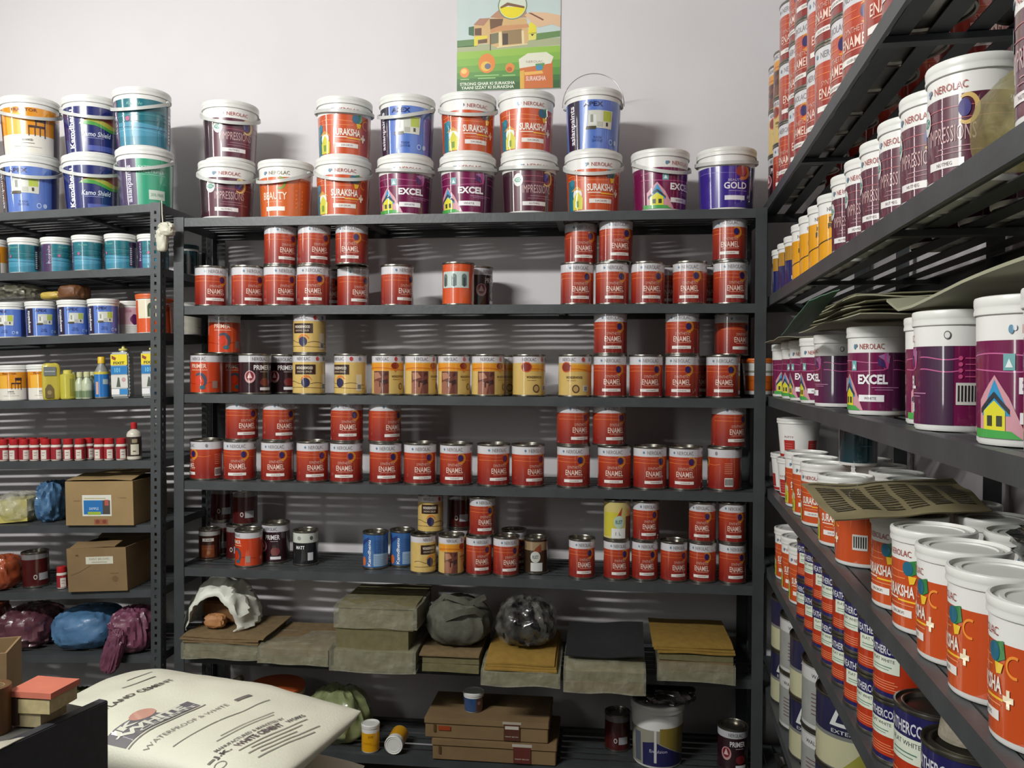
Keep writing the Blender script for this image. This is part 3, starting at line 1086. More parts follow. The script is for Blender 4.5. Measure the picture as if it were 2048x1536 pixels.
def make_pail(key, R, H, design, cat, desc, name='paint_bucket', collar=True, lidc=None, handle=True, open_top=False,
              zlab=0.72, taper=0.90, bodyc=None, seg=44, tub=False):
    parts = []
    lm = lidc or M_LID
    bmat_ = bodyc or M_WHITE
    rb = R * taper * 0.965
    rt = R * 0.955
    zt = H * 0.885
    prof = [(rb * 0.93, 0.003, 0), (rb - 0.002, 0.0, 0), (rb, 0.003, 0)]

    def rad(z):
        return rb + (rt - rb) * z / zt
    for k in range(1, 7):
        prof.append((rad(zt * k / 6), zt * k / 6, 0))
    body = lathe('bucket_body', prof, [bmat_], seg=seg, cap1=True)
    parts.append(('body', body, -1))
    # lid: skirt, groove, rim, recessed top
    z1 = H * 0.875
    lid = lathe('bucket_lid', [(rt + 0.0008, z1 - 0.001, 0), (R * 0.995, z1, 0), (R, z1 + H * 0.02, 0), (R * 0.985, z1 + H * 0.045, 0),
                               (R * 0.992, z1 + H * 0.055, 0), (R, z1 + H * 0.07, 0), (R, H - H * 0.02, 0), (R * 0.985, H - 0.001, 0),
                               (R * 0.93, H, 0), (R * 0.91, H - H * 0.03, 0), (R * 0.80, H - H * 0.035, 0), (R * 0.78, H - H * 0.022, 0),
                               (R * 0.70, H - H * 0.022, 0), (R * 0.68, H - H * 0.035, 0), (R * 0.1, H - H * 0.036, 0)],
                [lm], seg=seg, cap0=False)
    parts.append(('lid', lid, -1))
    add_print(parts, design, cyl_map(rb, rt, 0, zt, H))
    KINDS[key] = dict(R=R, H=H, parts=parts, cat=cat, desc=desc, name=name, top=H, handle=handle, zh=H * 0.815)


_HANDLES = {}


def handle_mesh(R, zh, mode):
    key = (round(R, 4), round(zh, 4), mode)
    if key in _HANDLES:
        return _HANDLES[key]
    pts = []
    n = 22
    Re = R + 0.004
    for k in range(n + 1):
        t = pi * k / n
        s = sin(t)
        if mode == 'up':
            pts.append((Re * 1.02 * cos(t), 0.02 * s, zh + 0.118 * s ** 0.9))
        elif mode == 'low':
            pts.append((Re * cos(t), -Re * s, zh - 0.042 * s))
        else:
            pts.append((Re * cos(t), -Re * s, zh - 0.016 * s))
    if mode == 'up':
        me = tube('wire_handle', pts, 0.0014, M_WIRE)
    else:
        me = sweep('strap_handle', pts, 0.011, 0.003, M_STRAP)
    _HANDLES[key] = me
    return me


def make_ear(R, zh):
    key = ('ear', round(R, 4), round(zh, 4))
    if key not in _HANDLES:
        bm = bmesh.new()
        box_bm(bm, -0.006, 0.006, -0.009, 0.009, -0.010, 0.010)
        bmesh.ops.bevel(bm, geom=bm.edges[:], offset=0.003, segments=2, affect='EDGES')
        _HANDLES[key] = bm_mesh('handle_ear', bm, [M_STRAP], smooth=40)
    return _HANDLES[key]


def facing(x, y):
    return atan2(-x, y)


def put(key, x, y, z, yaw=0.0, handle=None, hrot=0.0):
    """instance of a container kind; yaw and hrot are turned from the direction that faces the photographer"""
    K = KINDS[key]
    fz = facing(x, y)
    root = empty(K['name'], (x, y, z), fz + yaw)
    made = []
    for nm, me, par in K['parts']:
        o = bpy.data.objects.new(nm, me)
        COL.objects.link(o)
        o.parent = root if par < 0 else made[par]
        made.append(o)
    if K.get('handle') and handle:
        h = bpy.data.objects.new('handle', handle_mesh(K['R'], K['zh'], handle))
        COL.objects.link(h)
        h.parent = root
        h.rotation_euler = (0, 0, hrot - yaw)
        for s_ in (-1, 1):
            e = bpy.data.objects.new('handle_ear', make_ear(K['R'] * 0.97, K['zh']))
            COL.objects.link(e)
            e.parent = h
            e.location = (s_ * K['R'] * 0.97, 0, K['zh'])
    root['category'] = K['cat']
    return root


# tins
make_tin('enamel', 0.0538, 0.137, d_enamel, 'paint tin', 'red enamel tin')
make_tin('primer_o', 0.0538, 0.137, d_primer_orange, 'paint tin', 'orange primer tin')
make_tin('primer_d', 0.0538, 0.137, d_primer_dark, 'paint tin', 'dark maroon primer tin')
make_tin('cream_a', 0.0538, 0.137, d_cream_dark_box, 'paint tin', 'cream tin with dark label')
make_tin('cream_b', 0.0538, 0.137, d_cream_photo, 'paint tin', 'cream tin with brown picture')
make_tin('cream_c', 0.0538, 0.137, d_cream_seal, 'paint tin', 'cream tin with round seal')
make_tin('arch', 0.0525, 0.141, d_arch_tin, 'paint tin', 'orange tin with arch picture')
make_tin('s_enamel', 0.0425, 0.128, d_enamel, 'paint tin', 'small red enamel tin')
make_tin('s_cream_a', 0.0425, 0.128, d_cream_dark_box, 'paint tin', 'small cream tin')
make_tin('s_cream_b', 0.0425, 0.128, d_cream_photo, 'paint tin', 'small picture tin')
make_tin('s_primer_o', 0.0455, 0.124, d_primer_orange, 'paint tin', 'small orange primer tin')
make_tin('s_primer_d', 0.0475, 0.137, d_primer_dark, 'paint tin', 'dark primer tin')
make_tin('s_dark', 0.036, 0.108, d_dark_label, 'paint tin', 'little brown stain tin')
make_tin('s_maroon', 0.0425, 0.122, d_maroon_dim, 'paint tin', 'dim maroon tin')
make_tin('s_black', 0.0425, 0.118, d_black_white_top, 'paint tin', 'black tin with white top')
make_tin('s_blue', 0.0425, 0.122, d_blue_tin, 'paint tin', 'blue tin with vertical lettering')
make_tin('s_sticker', 0.0395, 0.118, d_dark_sticker, 'paint tin', 'dark tin with white sticker')
make_tin('s_yellow', 0.0425, 0.128, d_yellow_sticker, 'paint tin', 'pale yellow stickered tin')
make_tin('r_navy', 0.046, 0.098, d_navy_tin, 'paint tin', 'navy-orange tin')
make_tin('r_navyy', 0.046, 0.098, d_navy_yellow, 'paint tin', 'yellow-patched navy tin')
make_tin('r_navy_big', 0.056, 0.135, d_navy_tin, 'paint tin', 'navy open-topped tin')
make_tin('r_grey_tri', 0.085, 0.155, d_gray_tri, 'paint tin', 'grey-navy triangle tin')
make_tin('r_grey', 0.085, 0.155, d_gray_plain, 'paint tin', 'plain grey tin')
make_tin('enamel_rib', 0.0565, 0.145, d_enamel, 'paint tin', 'red enamel tin')
make_tin('enamel_tall', 0.066, 0.172, d_enamel, 'paint tin', 'tall red enamel tin')
make_tin('cream_rib', 0.0545, 0.142, d_cream_seal, 'paint tin', 'yellow wood-finish tin')
make_tin('yellow_rib', 0.0545, 0.142, d_cream_photo, 'paint tin', 'yellow picture tin')
make_tin('dark_rib', 0.0545, 0.142, d_primer_dark, 'paint tin', 'dark primer tin')
# 4 litre buckets
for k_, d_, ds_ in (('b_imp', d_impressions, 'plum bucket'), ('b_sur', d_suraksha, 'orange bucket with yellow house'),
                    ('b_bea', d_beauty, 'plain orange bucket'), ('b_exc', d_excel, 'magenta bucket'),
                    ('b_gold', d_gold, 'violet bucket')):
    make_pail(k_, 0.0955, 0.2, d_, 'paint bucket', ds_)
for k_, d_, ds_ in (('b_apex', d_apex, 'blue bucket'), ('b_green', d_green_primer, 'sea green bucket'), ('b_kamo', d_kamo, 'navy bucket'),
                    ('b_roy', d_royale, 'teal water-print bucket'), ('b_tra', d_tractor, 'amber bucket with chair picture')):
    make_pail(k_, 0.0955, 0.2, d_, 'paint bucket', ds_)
# jars
for k_, d_, ds_ in (('j_roy', d_royale, 'teal water-print jar'), ('j_apex', d_apex, 'blue jar'), ('j_flower', d_flower, 'pink jar with purple flower'),
                    ('j_tra', d_tractor, 'amber and white jar')):
    make_pail(k_, 0.0515, 0.122, d_, 'paint jar', ds_, name='paint_jar', handle=False, taper=0.96)
make_pail('j_arch', 0.05, 0.136, d_arch_jar, 'paint jar', 'orange jar with arch picture', name='paint_jar', handle=False, taper=0.97,
          lidc=mat('orange_lid', (206, 96, 46), rough=0.4))
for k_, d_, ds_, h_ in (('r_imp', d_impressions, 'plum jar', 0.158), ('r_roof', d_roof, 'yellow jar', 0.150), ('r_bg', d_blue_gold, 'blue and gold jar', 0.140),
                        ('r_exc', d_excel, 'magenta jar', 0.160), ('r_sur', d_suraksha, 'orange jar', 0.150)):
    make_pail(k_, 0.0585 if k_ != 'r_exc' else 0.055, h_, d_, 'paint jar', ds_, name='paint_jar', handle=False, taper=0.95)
make_pail('r_putty', 0.062, 0.115, d_putty, 'plastic tub', 'red-squared white tub', name='putty_tub', handle=False, taper=0.84)
make_pail('o_tub', 0.056, 0.118, d_orange_tub, 'plastic tub', 'orange and cream tub', name='plastic_tub', handle=False, taper=0.84,
          lidc=mat('orange_tub_lid', (206, 100, 26), rough=0.4))
make_pail('j_teal', 0.045, 0.115, d_teal_plain, 'paint tin', 'dark teal can', name='paint_can', handle=False, taper=0.97,
          lidc=mat('teal_lid', (20, 60, 66), rough=0.4))
make_pail('j_white', 0.054, 0.115, d_cream_plain, 'paint jar', 'white jar', name='paint_jar', handle=False, taper=0.97)
M_REDCAP = mat('red_cap_plastic', (176, 36, 40), rough=0.35)


def make_capjar():
    R, H = 0.0172, 0.074
    parts = []
    parts.append(('body', lathe('jar_body', [(R * 0.9, 0, 0), (R, 0.003, 0), (R, H * 0.62, 0), (R * 0.96, H * 0.70, 0), (R * 0.74, H * 0.74, 0)],
                                [mat('white_jar_plastic', (214, 206, 196), rough=0.4)], seg=20), -1))
    parts.append(('cap', lathe('jar_cap', [(R * 0.90, H * 0.745, 0), (R * 0.92, H * 0.76, 0), (R * 0.9, H * 0.985, 0), (R * 0.84, H, 0)],
                               [M_REDCAP], seg=20), -1))
    add_print(parts, d_red_jar, cyl_map(R, R, 0, H, H), 0.3)
    KINDS['capjar'] = dict(R=R, H=H, parts=parts, cat='jar', desc='small red-capped jar', name='stainer_jar', top=H)


make_capjar()
make_pail('yjar', 0.031, 0.092, d_yellow_jar, 'jar', 'yellow jar with white cap', name='colour_jar', handle=False, taper=0.99)
make_pail('btub', 0.036, 0.064, d_blue_tub, 'plastic tub', 'small blue tub', name='plastic_tub', handle=False, taper=0.86)
make_pail('npail', 0.088, 0.20, d_navy_pail, 'paint bucket', 'navy and cream pail', taper=0.92)

# ------------------------------------------------------------------ the room
TH = atan2(-0.21, 1.852)                       # the back wall and rack are turned a little: right end nearer
U = Vector((cos(TH), sin(TH), 0))
N = Vector((-sin(TH), cos(TH), 0))
BO = Vector((-1.140, 2.793, 0))                # front left corner of the middle rack on plan
BL = 1.940                                     # its length
BD = 0.30                                      # its depth
FLOOR = 0.0


def frame(o, u, n, z=0.0):
    m = Matrix.Identity(4)
    m.col[0][:3] = u
    m.col[1][:3] = n
    m.col[2][:3] = u.cross(n)
    m.col[3][:3] = (o.x, o.y, z)
    return m


M_WALL = mat('wall_paint', (212, 209, 211), rough=0.75, var=0.05, scale=2.5, bump=0.03, bscale=40)
M_CEIL = mat('ceiling_paint', (190, 188, 184), rough=0.8, var=0.04, scale=2)
M_FLOOR = mat('floor_cement', (84, 80, 74), rough=0.7, var=0.3, scale=4, bump=0.1)

FB = frame(BO, U, N)
w = link('wall_back', box_mesh('wall_back', -1.6, 3.2, BD + 0.03, BD + 0.15, 0, 3.4, M_WALL), mw=FB)
tag(w, kind='structure')
# right rack line: X = 0.34 + 0.179 Y
RU = Vector((0.179, 1.0, 0)).normalized()
RN = Vector((RU.y, -RU.x, 0))
RO = Vector((0.34 + 0.179 * 0.60, 0.60, 0))
RL = 2.32
RD = 0.35
FR = frame(RO, RU, RN)


def r_at(Y, off=0.0):
    """plan point on the right rack front line at depth Y, moved 'off' into the rack"""
    return Vector((0.34 + 0.179 * Y, Y, 0)) + RN * off


w = link('wall_right', box_mesh('wall_right', -3.5, RL + 0.6, -(RD + 0.15), -(RD + 0.03), 0, 3.4, M_WALL))
mm = Matrix.Identity(4)
mm.col[0][:3] = RU
mm.col[1][:3] = -RN
mm.col[2][:3] = (0, 0, 1)
mm.col[3][:3] = RO
w.matrix_world = mm
tag(w, kind='structure')
w = link('wall_left', box_mesh('wall_left', -2.52, -2.40, -2.8, 3.5, 0, 3.4, mat('left_wall_paint', (150, 146, 142), rough=0.75, var=0.1, scale=2)))
tag(w, kind='structure')
w = link('floor', box_mesh('floor', -2.6, 2.0, -2.8, 3.8, -0.1, 0.0, M_FLOOR))
tag(w, kind='structure')
w = link('ceiling', box_mesh('ceiling', -2.6, 2.0, -2.8, 3.8, 3.4, 3.5, M_CEIL))
tag(w, kind='structure')


# ------------------------------------------------------------------ racks
def post_mesh(h, holes, fw=0.035, sw=0.035, t=0.003):
    """slotted angle: front flange along +x (faces -y), side flange along +y"""
    bm = bmesh.new()

    def flange(axis, wdt):
        # quads in (s, z), with rectangular slots
        hw, hh, pitch = 0.008, 0.011, 0.0262
        s0, s1 = wdt / 2 - hw / 2, wdt / 2 + hw / 2
        zs = [0.0]
        cells = []
        z = 0.03
        if holes:
            while z + hh < h - 0.012:
                cells.append((zs[-1], z, False))
                cells.append((z, z + hh, True))
                zs.append(z + hh)
                z += pitch
        cells.append((zs[-1], h, False))

        def quad(a, b, c, d):
            P = []
            for (s, zz) in ((a, c), (b, c), (b, d), (a, d)):
                P.append((s, 0.0, zz) if axis == 0 else (0.0, s, zz))
            bm.faces.new([bm.verts.new(p) for p in P])
        for (a, b, is_hole) in cells:
            if not holes:
                quad(0, wdt, a, b)
                continue
            quad(0, s0, a, b)
            quad(s1, wdt, a, b)
            if not is_hole:
                quad(s0, s1, a, b)
    flange(0, fw)
    flange(1, sw)
    bmesh.ops.remove_doubles(bm, verts=bm.verts[:], dist=1e-5)
    bmesh.ops.recalc_face_normals(bm, faces=bm.faces[:])
    bmesh.ops.solidify(bm, geom=bm.faces[:], thickness=t)
    return bm_mesh('angle_post', bm, [M_RACK])


def shelf_mesh(L, D, lip, t=0.0025):
    """flanged frame of a shelf: top surface at z = 0, lips hang down"""
    bm = bmesh.new()
    e = 0.022
    box_bm(bm, 0, L, 0, t, -lip, 0)              # front lip
    box_bm(bm, 0, L, t, e, -t, 0)                # front return
    box_bm(bm, 0, L, D - t, D, -lip, 0)          # back lip
    box_bm(bm, 0, L, D - e, D - t, -t, 0)
    box_bm(bm, 0, t, t, D - t, -lip, 0)          # ends
    box_bm(bm, L - t, L, t, D - t, -lip, 0)
    box_bm(bm, 0, L, t, 0.007, -lip, -lip + t)   # bottom hem of the front lip
    return bm_mesh('shelf_frame', bm, [M_RACK])


def slat_mesh(L, wdt, t=0.0022):
    bm = bmesh.new()
    vs = box_bm(bm, 0.003, L - 0.003, 0, wdt, -t, 0)
    return bm_mesh('shelf_slat', bm, [M_SLAT])


def rack(name, label, O, u, n, L, D, shelves, lip, n_slat, holes, post_h, label_group=None, extra_rear=(), front_posts=(0, 1), gap=0.36):
    root = empty(name, (0, 0, 0))
    tag(root, label, 'shelf rack', None)
    fm = frame(O, u, n)
    if fm.determinant() < 0 or (u.cross(n)).z < 0:
        fm.col[2][:3] = (0, 0, 1)
    flip = (u.cross(n)).z < 0
    pm = post_mesh(post_h, holes)
    spots = []
    t = 0.0035
    for k in front_posts:
        spots.append((-t if k == 0 else L + t, -t, 1 if k == 0 else -1, 1))
    for k in (0, 1):
        spots.append((-t if k == 0 else L + t, D + t, 1 if k == 0 else -1, -1))
    for x in extra_rear:
        spots.append((x, D + t, 1, -1))
    for (x, y, sx, sy) in spots:
        o = link('post', pm, root)
        o.matrix_local = fm @ Matrix.Translation((x, y, 0)) @ Matrix.Diagonal((sx, sy, 1, 1))
    pitch = (D - 0.05) / n_slat
    sw = pitch * (1 - gap)
    fr = shelf_mesh(L, D, lip)
    sl = slat_mesh(L, sw)
    cb = None
    for zl, zr in shelves:
        m = fm.copy()
        ang = atan2(zr - zl, L)
        uu = Vector((u.x * cos(ang), u.y * cos(ang), sin(ang)))
        m.col[0][:3] = uu
        m.col[2][:3] = (-u.x * sin(ang), -u.y * sin(ang), cos(ang))
        m.col[3][2] = zl
        s = link('shelf', fr, root)
        s.matrix_local = m
        for k in range(n_slat):
            o = link('slat', sl, s)
            o.location = (0, 0.026 + k * pitch, -0.0005)
        if cb is None:
            cb = box_mesh('crossbar', -0.012, 0.012, 0.004, D - 0.004, -0.016, -0.0055, M_RACK)
        for k in (1, 2):
            o = link('crossbar', cb, s)
            o.location = (L * k / 3.0, 0, 0)
    return root


BS = [0.5127, 0.2168, -0.081, -0.375, -0.669, -0.9646, -1.272]      # middle rack shelf tops, relative to the camera
BZ = [CAMZ + z for z in BS]
rack('shelf_rack', 'grey steel rack in the middle, standing against the back wall', BO, U, N, BL, BD, [(z, z) for z in BZ], 0.029, 6, False, BZ[0] + 0.002)

LU = Vector((cos(radians(-5.5)), sin(radians(-5.5)), 0))
LN = Vector((-LU.y, LU.x, 0))
LL = 1.0
LD = 0.36
LR_front = Vector((-1.1755, 2.755, 0))             # outer front right corner
LO = LR_front - LU * LL
LSR = [1.0388 * v for v in (0.534, 0.3295, 0.121, -0.0888, -0.2916, -0.499, -0.708, -0.922, -1.19)]
LSL = [1.0388 * v for v in (0.514, 0.3163, 0.105, -0.1034, -0.303, -0.5117, -0.7326, -0.939, -1.205)]
LSH = []
for a, b in zip(LSL, LSR):
    sl = (b - a) / 0.50
    LSH.append((CAMZ + b - sl * LL, CAMZ + b))
rack('shelf_rack', 'grey slotted-angle rack at the far left with coloured jars and boxes', LO, LU, LN, LL, LD, LSH, 0.026, 7, True, CAMZ + 0.557)

RS = [(0.552, 0.552), (0.238, 0.241), (-0.071, -0.077), (-0.380, -0.361), (-0.611, -0.609), (-0.99, -0.99), (-1.30, -1.30)]   # near, far
RS = [(0.552, 0.552), (0.2375, 0.2415), (-0.078, -0.072), (-0.384, -0.359), (-0.609, -0.611), (-0.99, -0.99), (-1.30, -1.30)]
rack('shelf_rack', 'grey steel rack on the right running towards the camera', RO, RU, RN, RL, RD,
     [(CAMZ + a, CAMZ + b) for a, b in RS], 0.030, 5, False, CAMZ + 0.556,
     gap=0.45, extra_rear=((1.74 - 0.6) * 1.016, (2.385 - 0.6) * 1.016))


# ------------------------------------------------------------------ placing helpers
ITEMS = []       # (row key, sort value, root, desc) -> labels are written at the end


def b_z(i):
    return BZ[i]


def l_z(i, x, y):
    d = (Vector((x, y, 0)) - LO).dot(LU)
    return LSH[i][0] + (LSH[i][1] - LSH[i][0]) * d / LL


def l_tilt(i):
    """small rotation that lays a thing flat on the slightly sloping left shelf"""
    return Matrix.Rotation(-atan2(LSH[i][1] - LSH[i][0], LL), 4, LN)


def l_seat(o, i, rz=None):
    """put a thing already located over left shelf i flush on its slope"""
    z = o.rotation_euler.z if rz is None else rz
    o.matrix_world = Matrix.Translation(o.location) @ l_tilt(i) @ Matrix.Rotation(z, 4, 'Z')
    return o


def r_z(i, Y):
    t = (Y - 0.60) / (RL * 0.9843)
    return CAMZ + RS[i][0] + (RS[i][1] - RS[i][0]) * t


def plan_from_px(px, O, n, u, setback):
    """point on the line parallel to the rack front, 'setback' behind it, seen at pixel column px (near the horizon)"""
    d = ray(px, 745)
    # O + n*setback + u*s = t*d (plan)
    A = O + n * setback
    det = d.x * (-u.y) - (-u.x) * d.y
    # solve t*d - s*u = A
    t = (A.x * (-u.y) - (-u.x) * A.y) / det
    return Vector((d.x * t, d.y * t, 0))


def B(key, shelf, px, set_=0.0145, yaw=0.0, on=None, row='front', dz=0.0, **kw):
    K = KINDS[key]
    p = plan_from_px(px, BO, N, U, set_ + K['R'])
    z = (b_z(shelf) if on is None else on['top']) + 0.0006 + dz
    r = put(key, p.x, p.y, z, yaw, **kw)
    tier = 0 if on is None else on['tier'] + 1
    rec = dict(top=z + K['H'], tier=tier, root=r, p=p)
    ITEMS.append((('m', shelf, tier, row), px, r, K))
    return rec


def L(key, shelf, px, set_=0.0145, yaw=0.0, on=None, row='front', **kw):
    K = KINDS[key]
    p = plan_from_px(px, LO, LN, LU, set_ + K['R'])
    z = (l_z(shelf, p.x, p.y) if on is None else on['top']) + 0.0012
    r = put(key, p.x, p.y, z, yaw, **kw)
    l_seat(r, shelf)
    tier = 0 if on is None else on['tier'] + 1
    rec = dict(top=z + K['H'], tier=tier, root=r, p=p)
    ITEMS.append((('l', shelf, tier, row), px, r, K))
    return rec


def Rk(key, shelf, Y, off=0.006, yaw=0.0, on=None, row='front', **kw):
    K = KINDS[key]
    p = r_at(Y, off + K['R'])
    z = (r_z(shelf, p.y) if on is None else on['top']) + 0.0012
    r = put(key, p.x, p.y, z, yaw, **kw)
    tier = 0 if on is None else on['tier'] + 1
    rec = dict(top=z + K['H'], tier=tier, root=r, p=p)
    ITEMS.append((('r', shelf, tier, row), Y, r, K))
    return rec


# ================================================================== MIDDLE RACK
# --- top: buckets
a = B('b_imp', 0, 454, yaw=0.02, handle='low')
B('b_imp', 0, 461, yaw=0.18, on=a, handle='low')
B('b_bea', 0, 572, set_=0.03, yaw=-0.35, handle='low', hrot=-0.6)
a = B('b_sur', 0, 686, yaw=0.0, handle='low')
B('b_sur', 0, 688, yaw=0.05, on=a, handle='high')
a = B('b_exc', 0, 810, yaw=0.10, handle='high')
B('b_apex', 0, 813, yaw=-0.15, on=a, handle='low', hrot=-0.45)
a = B('b_exc', 0, 934, yaw=0.0, handle='high')
B('b_sur', 0, 934, yaw=0.28, on=a, handle='low')
a = B('b_imp', 0, 1056, yaw=0.25, handle='high')
B('b_sur', 0, 1050, yaw=0.22, on=a)
a = B('b_sur', 0, 1184, yaw=0.25, handle='low')
B('b_apex', 0, 1183, yaw=0.10, on=a, handle='up')
B('b_exc', 0, 1317, yaw=0.75, handle='low', hrot=0.45)
B('b_gold', 0, 1449, yaw=0.10, handle='high')

# --- second shelf: enamel tins
B('enamel', 1, 423, yaw=0.30)
B('enamel', 1, 496, yaw=0.42)
a = B('enamel', 1, 560, yaw=0.42)
B('enamel', 1, 561, yaw=0.50, on=a)
a = B('enamel', 1, 626, yaw=0.02)
B('enamel', 1, 628, yaw=0.40, on=a)
B('enamel', 1, 657, set_=0.13, yaw=0.2, row='back')
a = B('enamel', 1, 706, set_=0.07, yaw=0.50)
B('enamel', 1, 703, on=a, yaw=-0.1)
B('enamel', 1, 794, set_=0.03, yaw=0.62)
B('arch', 1, 916, yaw=-0.05)
B('dark_rib', 1, 953, set_=0.13, yaw=0.9, row='back')
a = B('enamel', 1, 1153, yaw=0.25)
B('enamel', 1, 1160, set_=0.06, yaw=0.25, on=a)
a = B('enamel', 1, 1223, yaw=0.20)
B('enamel', 1, 1230, yaw=0.30, on=a)
B('enamel', 1, 1294, yaw=0.30)
B('enamel', 1, 1330, set_=0.13, yaw=0.3, row='back')
B('enamel', 1, 1378, yaw=0.0)
B('enamel', 1, 1415, set_=0.13, yaw=0.3, row='back')
a = B('enamel', 1, 1459, yaw=0.35)
B('enamel', 1, 1457, yaw=0.02, on=a)

# --- third shelf
a = B('primer_o', 2, 413, yaw=-0.40)
B('primer_o', 2, 449, set_=0.06, yaw=-0.05, on=a)
B('primer_o', 2, 458, set_=0.13, yaw=0.4, row='back')
B('primer_d', 2, 510, yaw=0.30)
B('primer_d', 2, 569, set_=0.115, yaw=-0.05)
a = B('cream_a', 2, 618, yaw=-0.02)
B('cream_a', 2, 619, yaw=-0.22, on=a)
B('cream_a', 2, 701, yaw=-0.50)
B('cream_b', 2, 776, yaw=-0.05)
B('cream_b', 2, 842, yaw=0.35)
B('cream_b', 2, 908.5, yaw=0.10)
B('cream_b', 2, 976, yaw=0.30)
B('cream_c', 2, 1010, set_=0.13, yaw=0.2, row='back')
B('cream_c', 2, 1058, set_=0.03, yaw=0.35)
B('cream_c', 2, 1150, yaw=-0.05)
a = B('enamel', 2, 1220, yaw=0.15)
B('enamel', 2, 1220, yaw=0.20, on=a)
B('enamel', 2, 1292, yaw=0.30)
a = B('enamel', 2, 1364, yaw=-0.02)
B('enamel', 2, 1364, yaw=0.0, on=a)
B('enamel', 2, 1395, set_=0.13, yaw=0.2, row='back')
a = B('enamel', 2, 1446, set_=0.03, yaw=0.10)
B('enamel', 2, 1462, set_=0.08, yaw=0.7, on=a)
KT = put('o_tub', 0.8135, 2.72, CAMZ - 0.0702, yaw=0.0)
KT['label'] = 'orange and cream tub in the corner behind the right post of the middle rack'

# --- fourth shelf
B('enamel', 3, 413, yaw=-1.25)
a = B('enamel', 3, 480, yaw=-0.15)
B('enamel', 3, 484, yaw=0.35, on=a)
a = B('enamel', 3, 555, yaw=-0.10)
B('enamel', 3, 558, yaw=0.42, on=a)
B('enamel', 3, 626, yaw=0.20)
a = B('enamel', 3, 693, yaw=-0.12)
B('enamel', 3, 694, yaw=0.10, on=a)
a = B('enamel', 3, 772, yaw=0.10)
B('enamel', 3, 770, yaw=0.60, on=a)
B('enamel', 3, 841, yaw=0.20)
B('enamel', 3, 913, yaw=-0.10)
B('enamel', 3, 988, yaw=0.40)
B('enamel', 3, 1057, yaw=0.52)
a = B('enamel', 3, 1148, yaw=0.05)
B('enamel', 3, 1147, yaw=0.50, on=a)
a = B('enamel', 3, 1230, yaw=0.0)
B('enamel', 3, 1219, set_=0.02, yaw=0.45, on=a)
B('enamel', 3, 1301, yaw=0.32)
B('enamel', 3, 1372.5, yaw=-0.02)
a = B('enamel', 3, 1451, set_=0.02, yaw=-1.75)
B('enamel', 3, 1458, yaw=0.60, on=a)

# --- fifth shelf: small tins
B('s_dark', 4, 419, set_=0.10, yaw=-0.1)
a = B('s_maroon', 4, 445, set_=0.19, yaw=0.1, row='back')
B('s_maroon', 4, 446, set_=0.19, yaw=0.1, on=a, row='back')
a = B('s_maroon', 4, 478, set_=0.12, yaw=-0.2)
B('s_maroon', 4, 490, set_=0.13, yaw=0.2, on=a)
B('s_primer_o', 4, 498, set_=0.02, yaw=-1.0)
B('s_primer_d', 4, 552, set_=0.09, yaw=-0.4)
B('s_black', 4, 612, set_=0.07, yaw=-0.1)
B('s_blue', 4, 752, set_=0.055, yaw=0.15)
B('s_blue', 4, 806, set_=0.10, yaw=0.3)
a = B('s_cream_a', 4, 848, yaw=0.75)
B('s_cream_a', 4, 862, set_=0.05, yaw=0.2, on=a)
a = B('s_cream_b', 4, 920, set_=0.14, yaw=0.2, row='back')
B('s_maroon', 4, 920, set_=0.14, yaw=0.2, on=a, row='back')
B('s_cream_b', 4, 904, set_=0.01, yaw=0.40)
a = B('s_enamel', 4, 959.5, yaw=0.30)
B('s_enamel', 4, 966, set_=0.02, yaw=0.25, on=a)
B('s_enamel', 4, 1014, yaw=0.35)
B('s_enamel', 4, 1030, set_=0.13, yaw=0.35, row='back')
B('s_sticker', 4, 1074, set_=0.06, yaw=0.0)
B('s_enamel', 4, 1166, yaw=0.25)
a = B('s_enamel', 4, 1236, yaw=0.25)
B('s_yellow', 4, 1236, yaw=0.1, on=a)
a = B('s_enamel', 4, 1292, set_=0.02, yaw=0.25)
B('s_enamel', 4, 1294, yaw=0.30, on=a)
B('s_enamel', 4, 1350.5, yaw=0.45)
a = B('s_enamel', 4, 1408, yaw=-0.05)
B('s_enamel', 4, 1407, yaw=0.0, on=a)
a = B('s_enamel', 4, 1468, yaw=0.35)
B('s_enamel', 4, 1467, yaw=0.2, on=a)

# ================================================================== LEFT RACK
a = L('b_tra', 0, -62, yaw=0.3, handle='high')
L('b_tra', 0, -60, yaw=0.5, on=a, handle='high')
a = L('b_apex', 0, 65, yaw=-0.35, handle='low')
L('b_tra', 0, 66, yaw=-0.15, on=a, handle='low')
a = L('b_kamo', 0, 188, set_=0.05, yaw=0.1, handle='low')
L('b_kamo', 0, 188, set_=0.05, yaw=0.1, on=a, handle='low')
a = L('b_green', 0, 295, yaw=0.0, handle='low', hrot=-0.4)
L('b_roy', 0, 289, yaw=0.05, on=a, handle='low', hrot=-0.5)

L('j_tra', 1, -14, yaw=-1.6)
L('j_roy', 1, 51, yaw=-0.35)
L('j_roy', 1, 116, set_=0.03, yaw=0.75)
L('j_roy', 1, 178, yaw=0.0)
L('j_roy', 1, 243, yaw=-0.45)
L('j_roy', 1, 308, set_=0.045, yaw=0.3)
L('j_teal', 1, 374, set_=0.24, yaw=0.3, row='back')

L('j_apex', 2, 22, yaw=-0.45)
L('j_apex', 2, 85, set_=0.02, yaw=0.05)
L('j_apex', 2, 149, yaw=0.0)
L('j_apex', 2, 209, yaw=-0.05)
L('j_flower', 2, 262, set_=0.12, yaw=0.1)
L('j_arch', 2, 304, set_=0.045, yaw=0.0)
L('j_white', 2, 372, set_=0.17, yaw=1.5, row='back')
L('j_arch', 2, 330, set_=0.22, yaw=2.2, row='back')

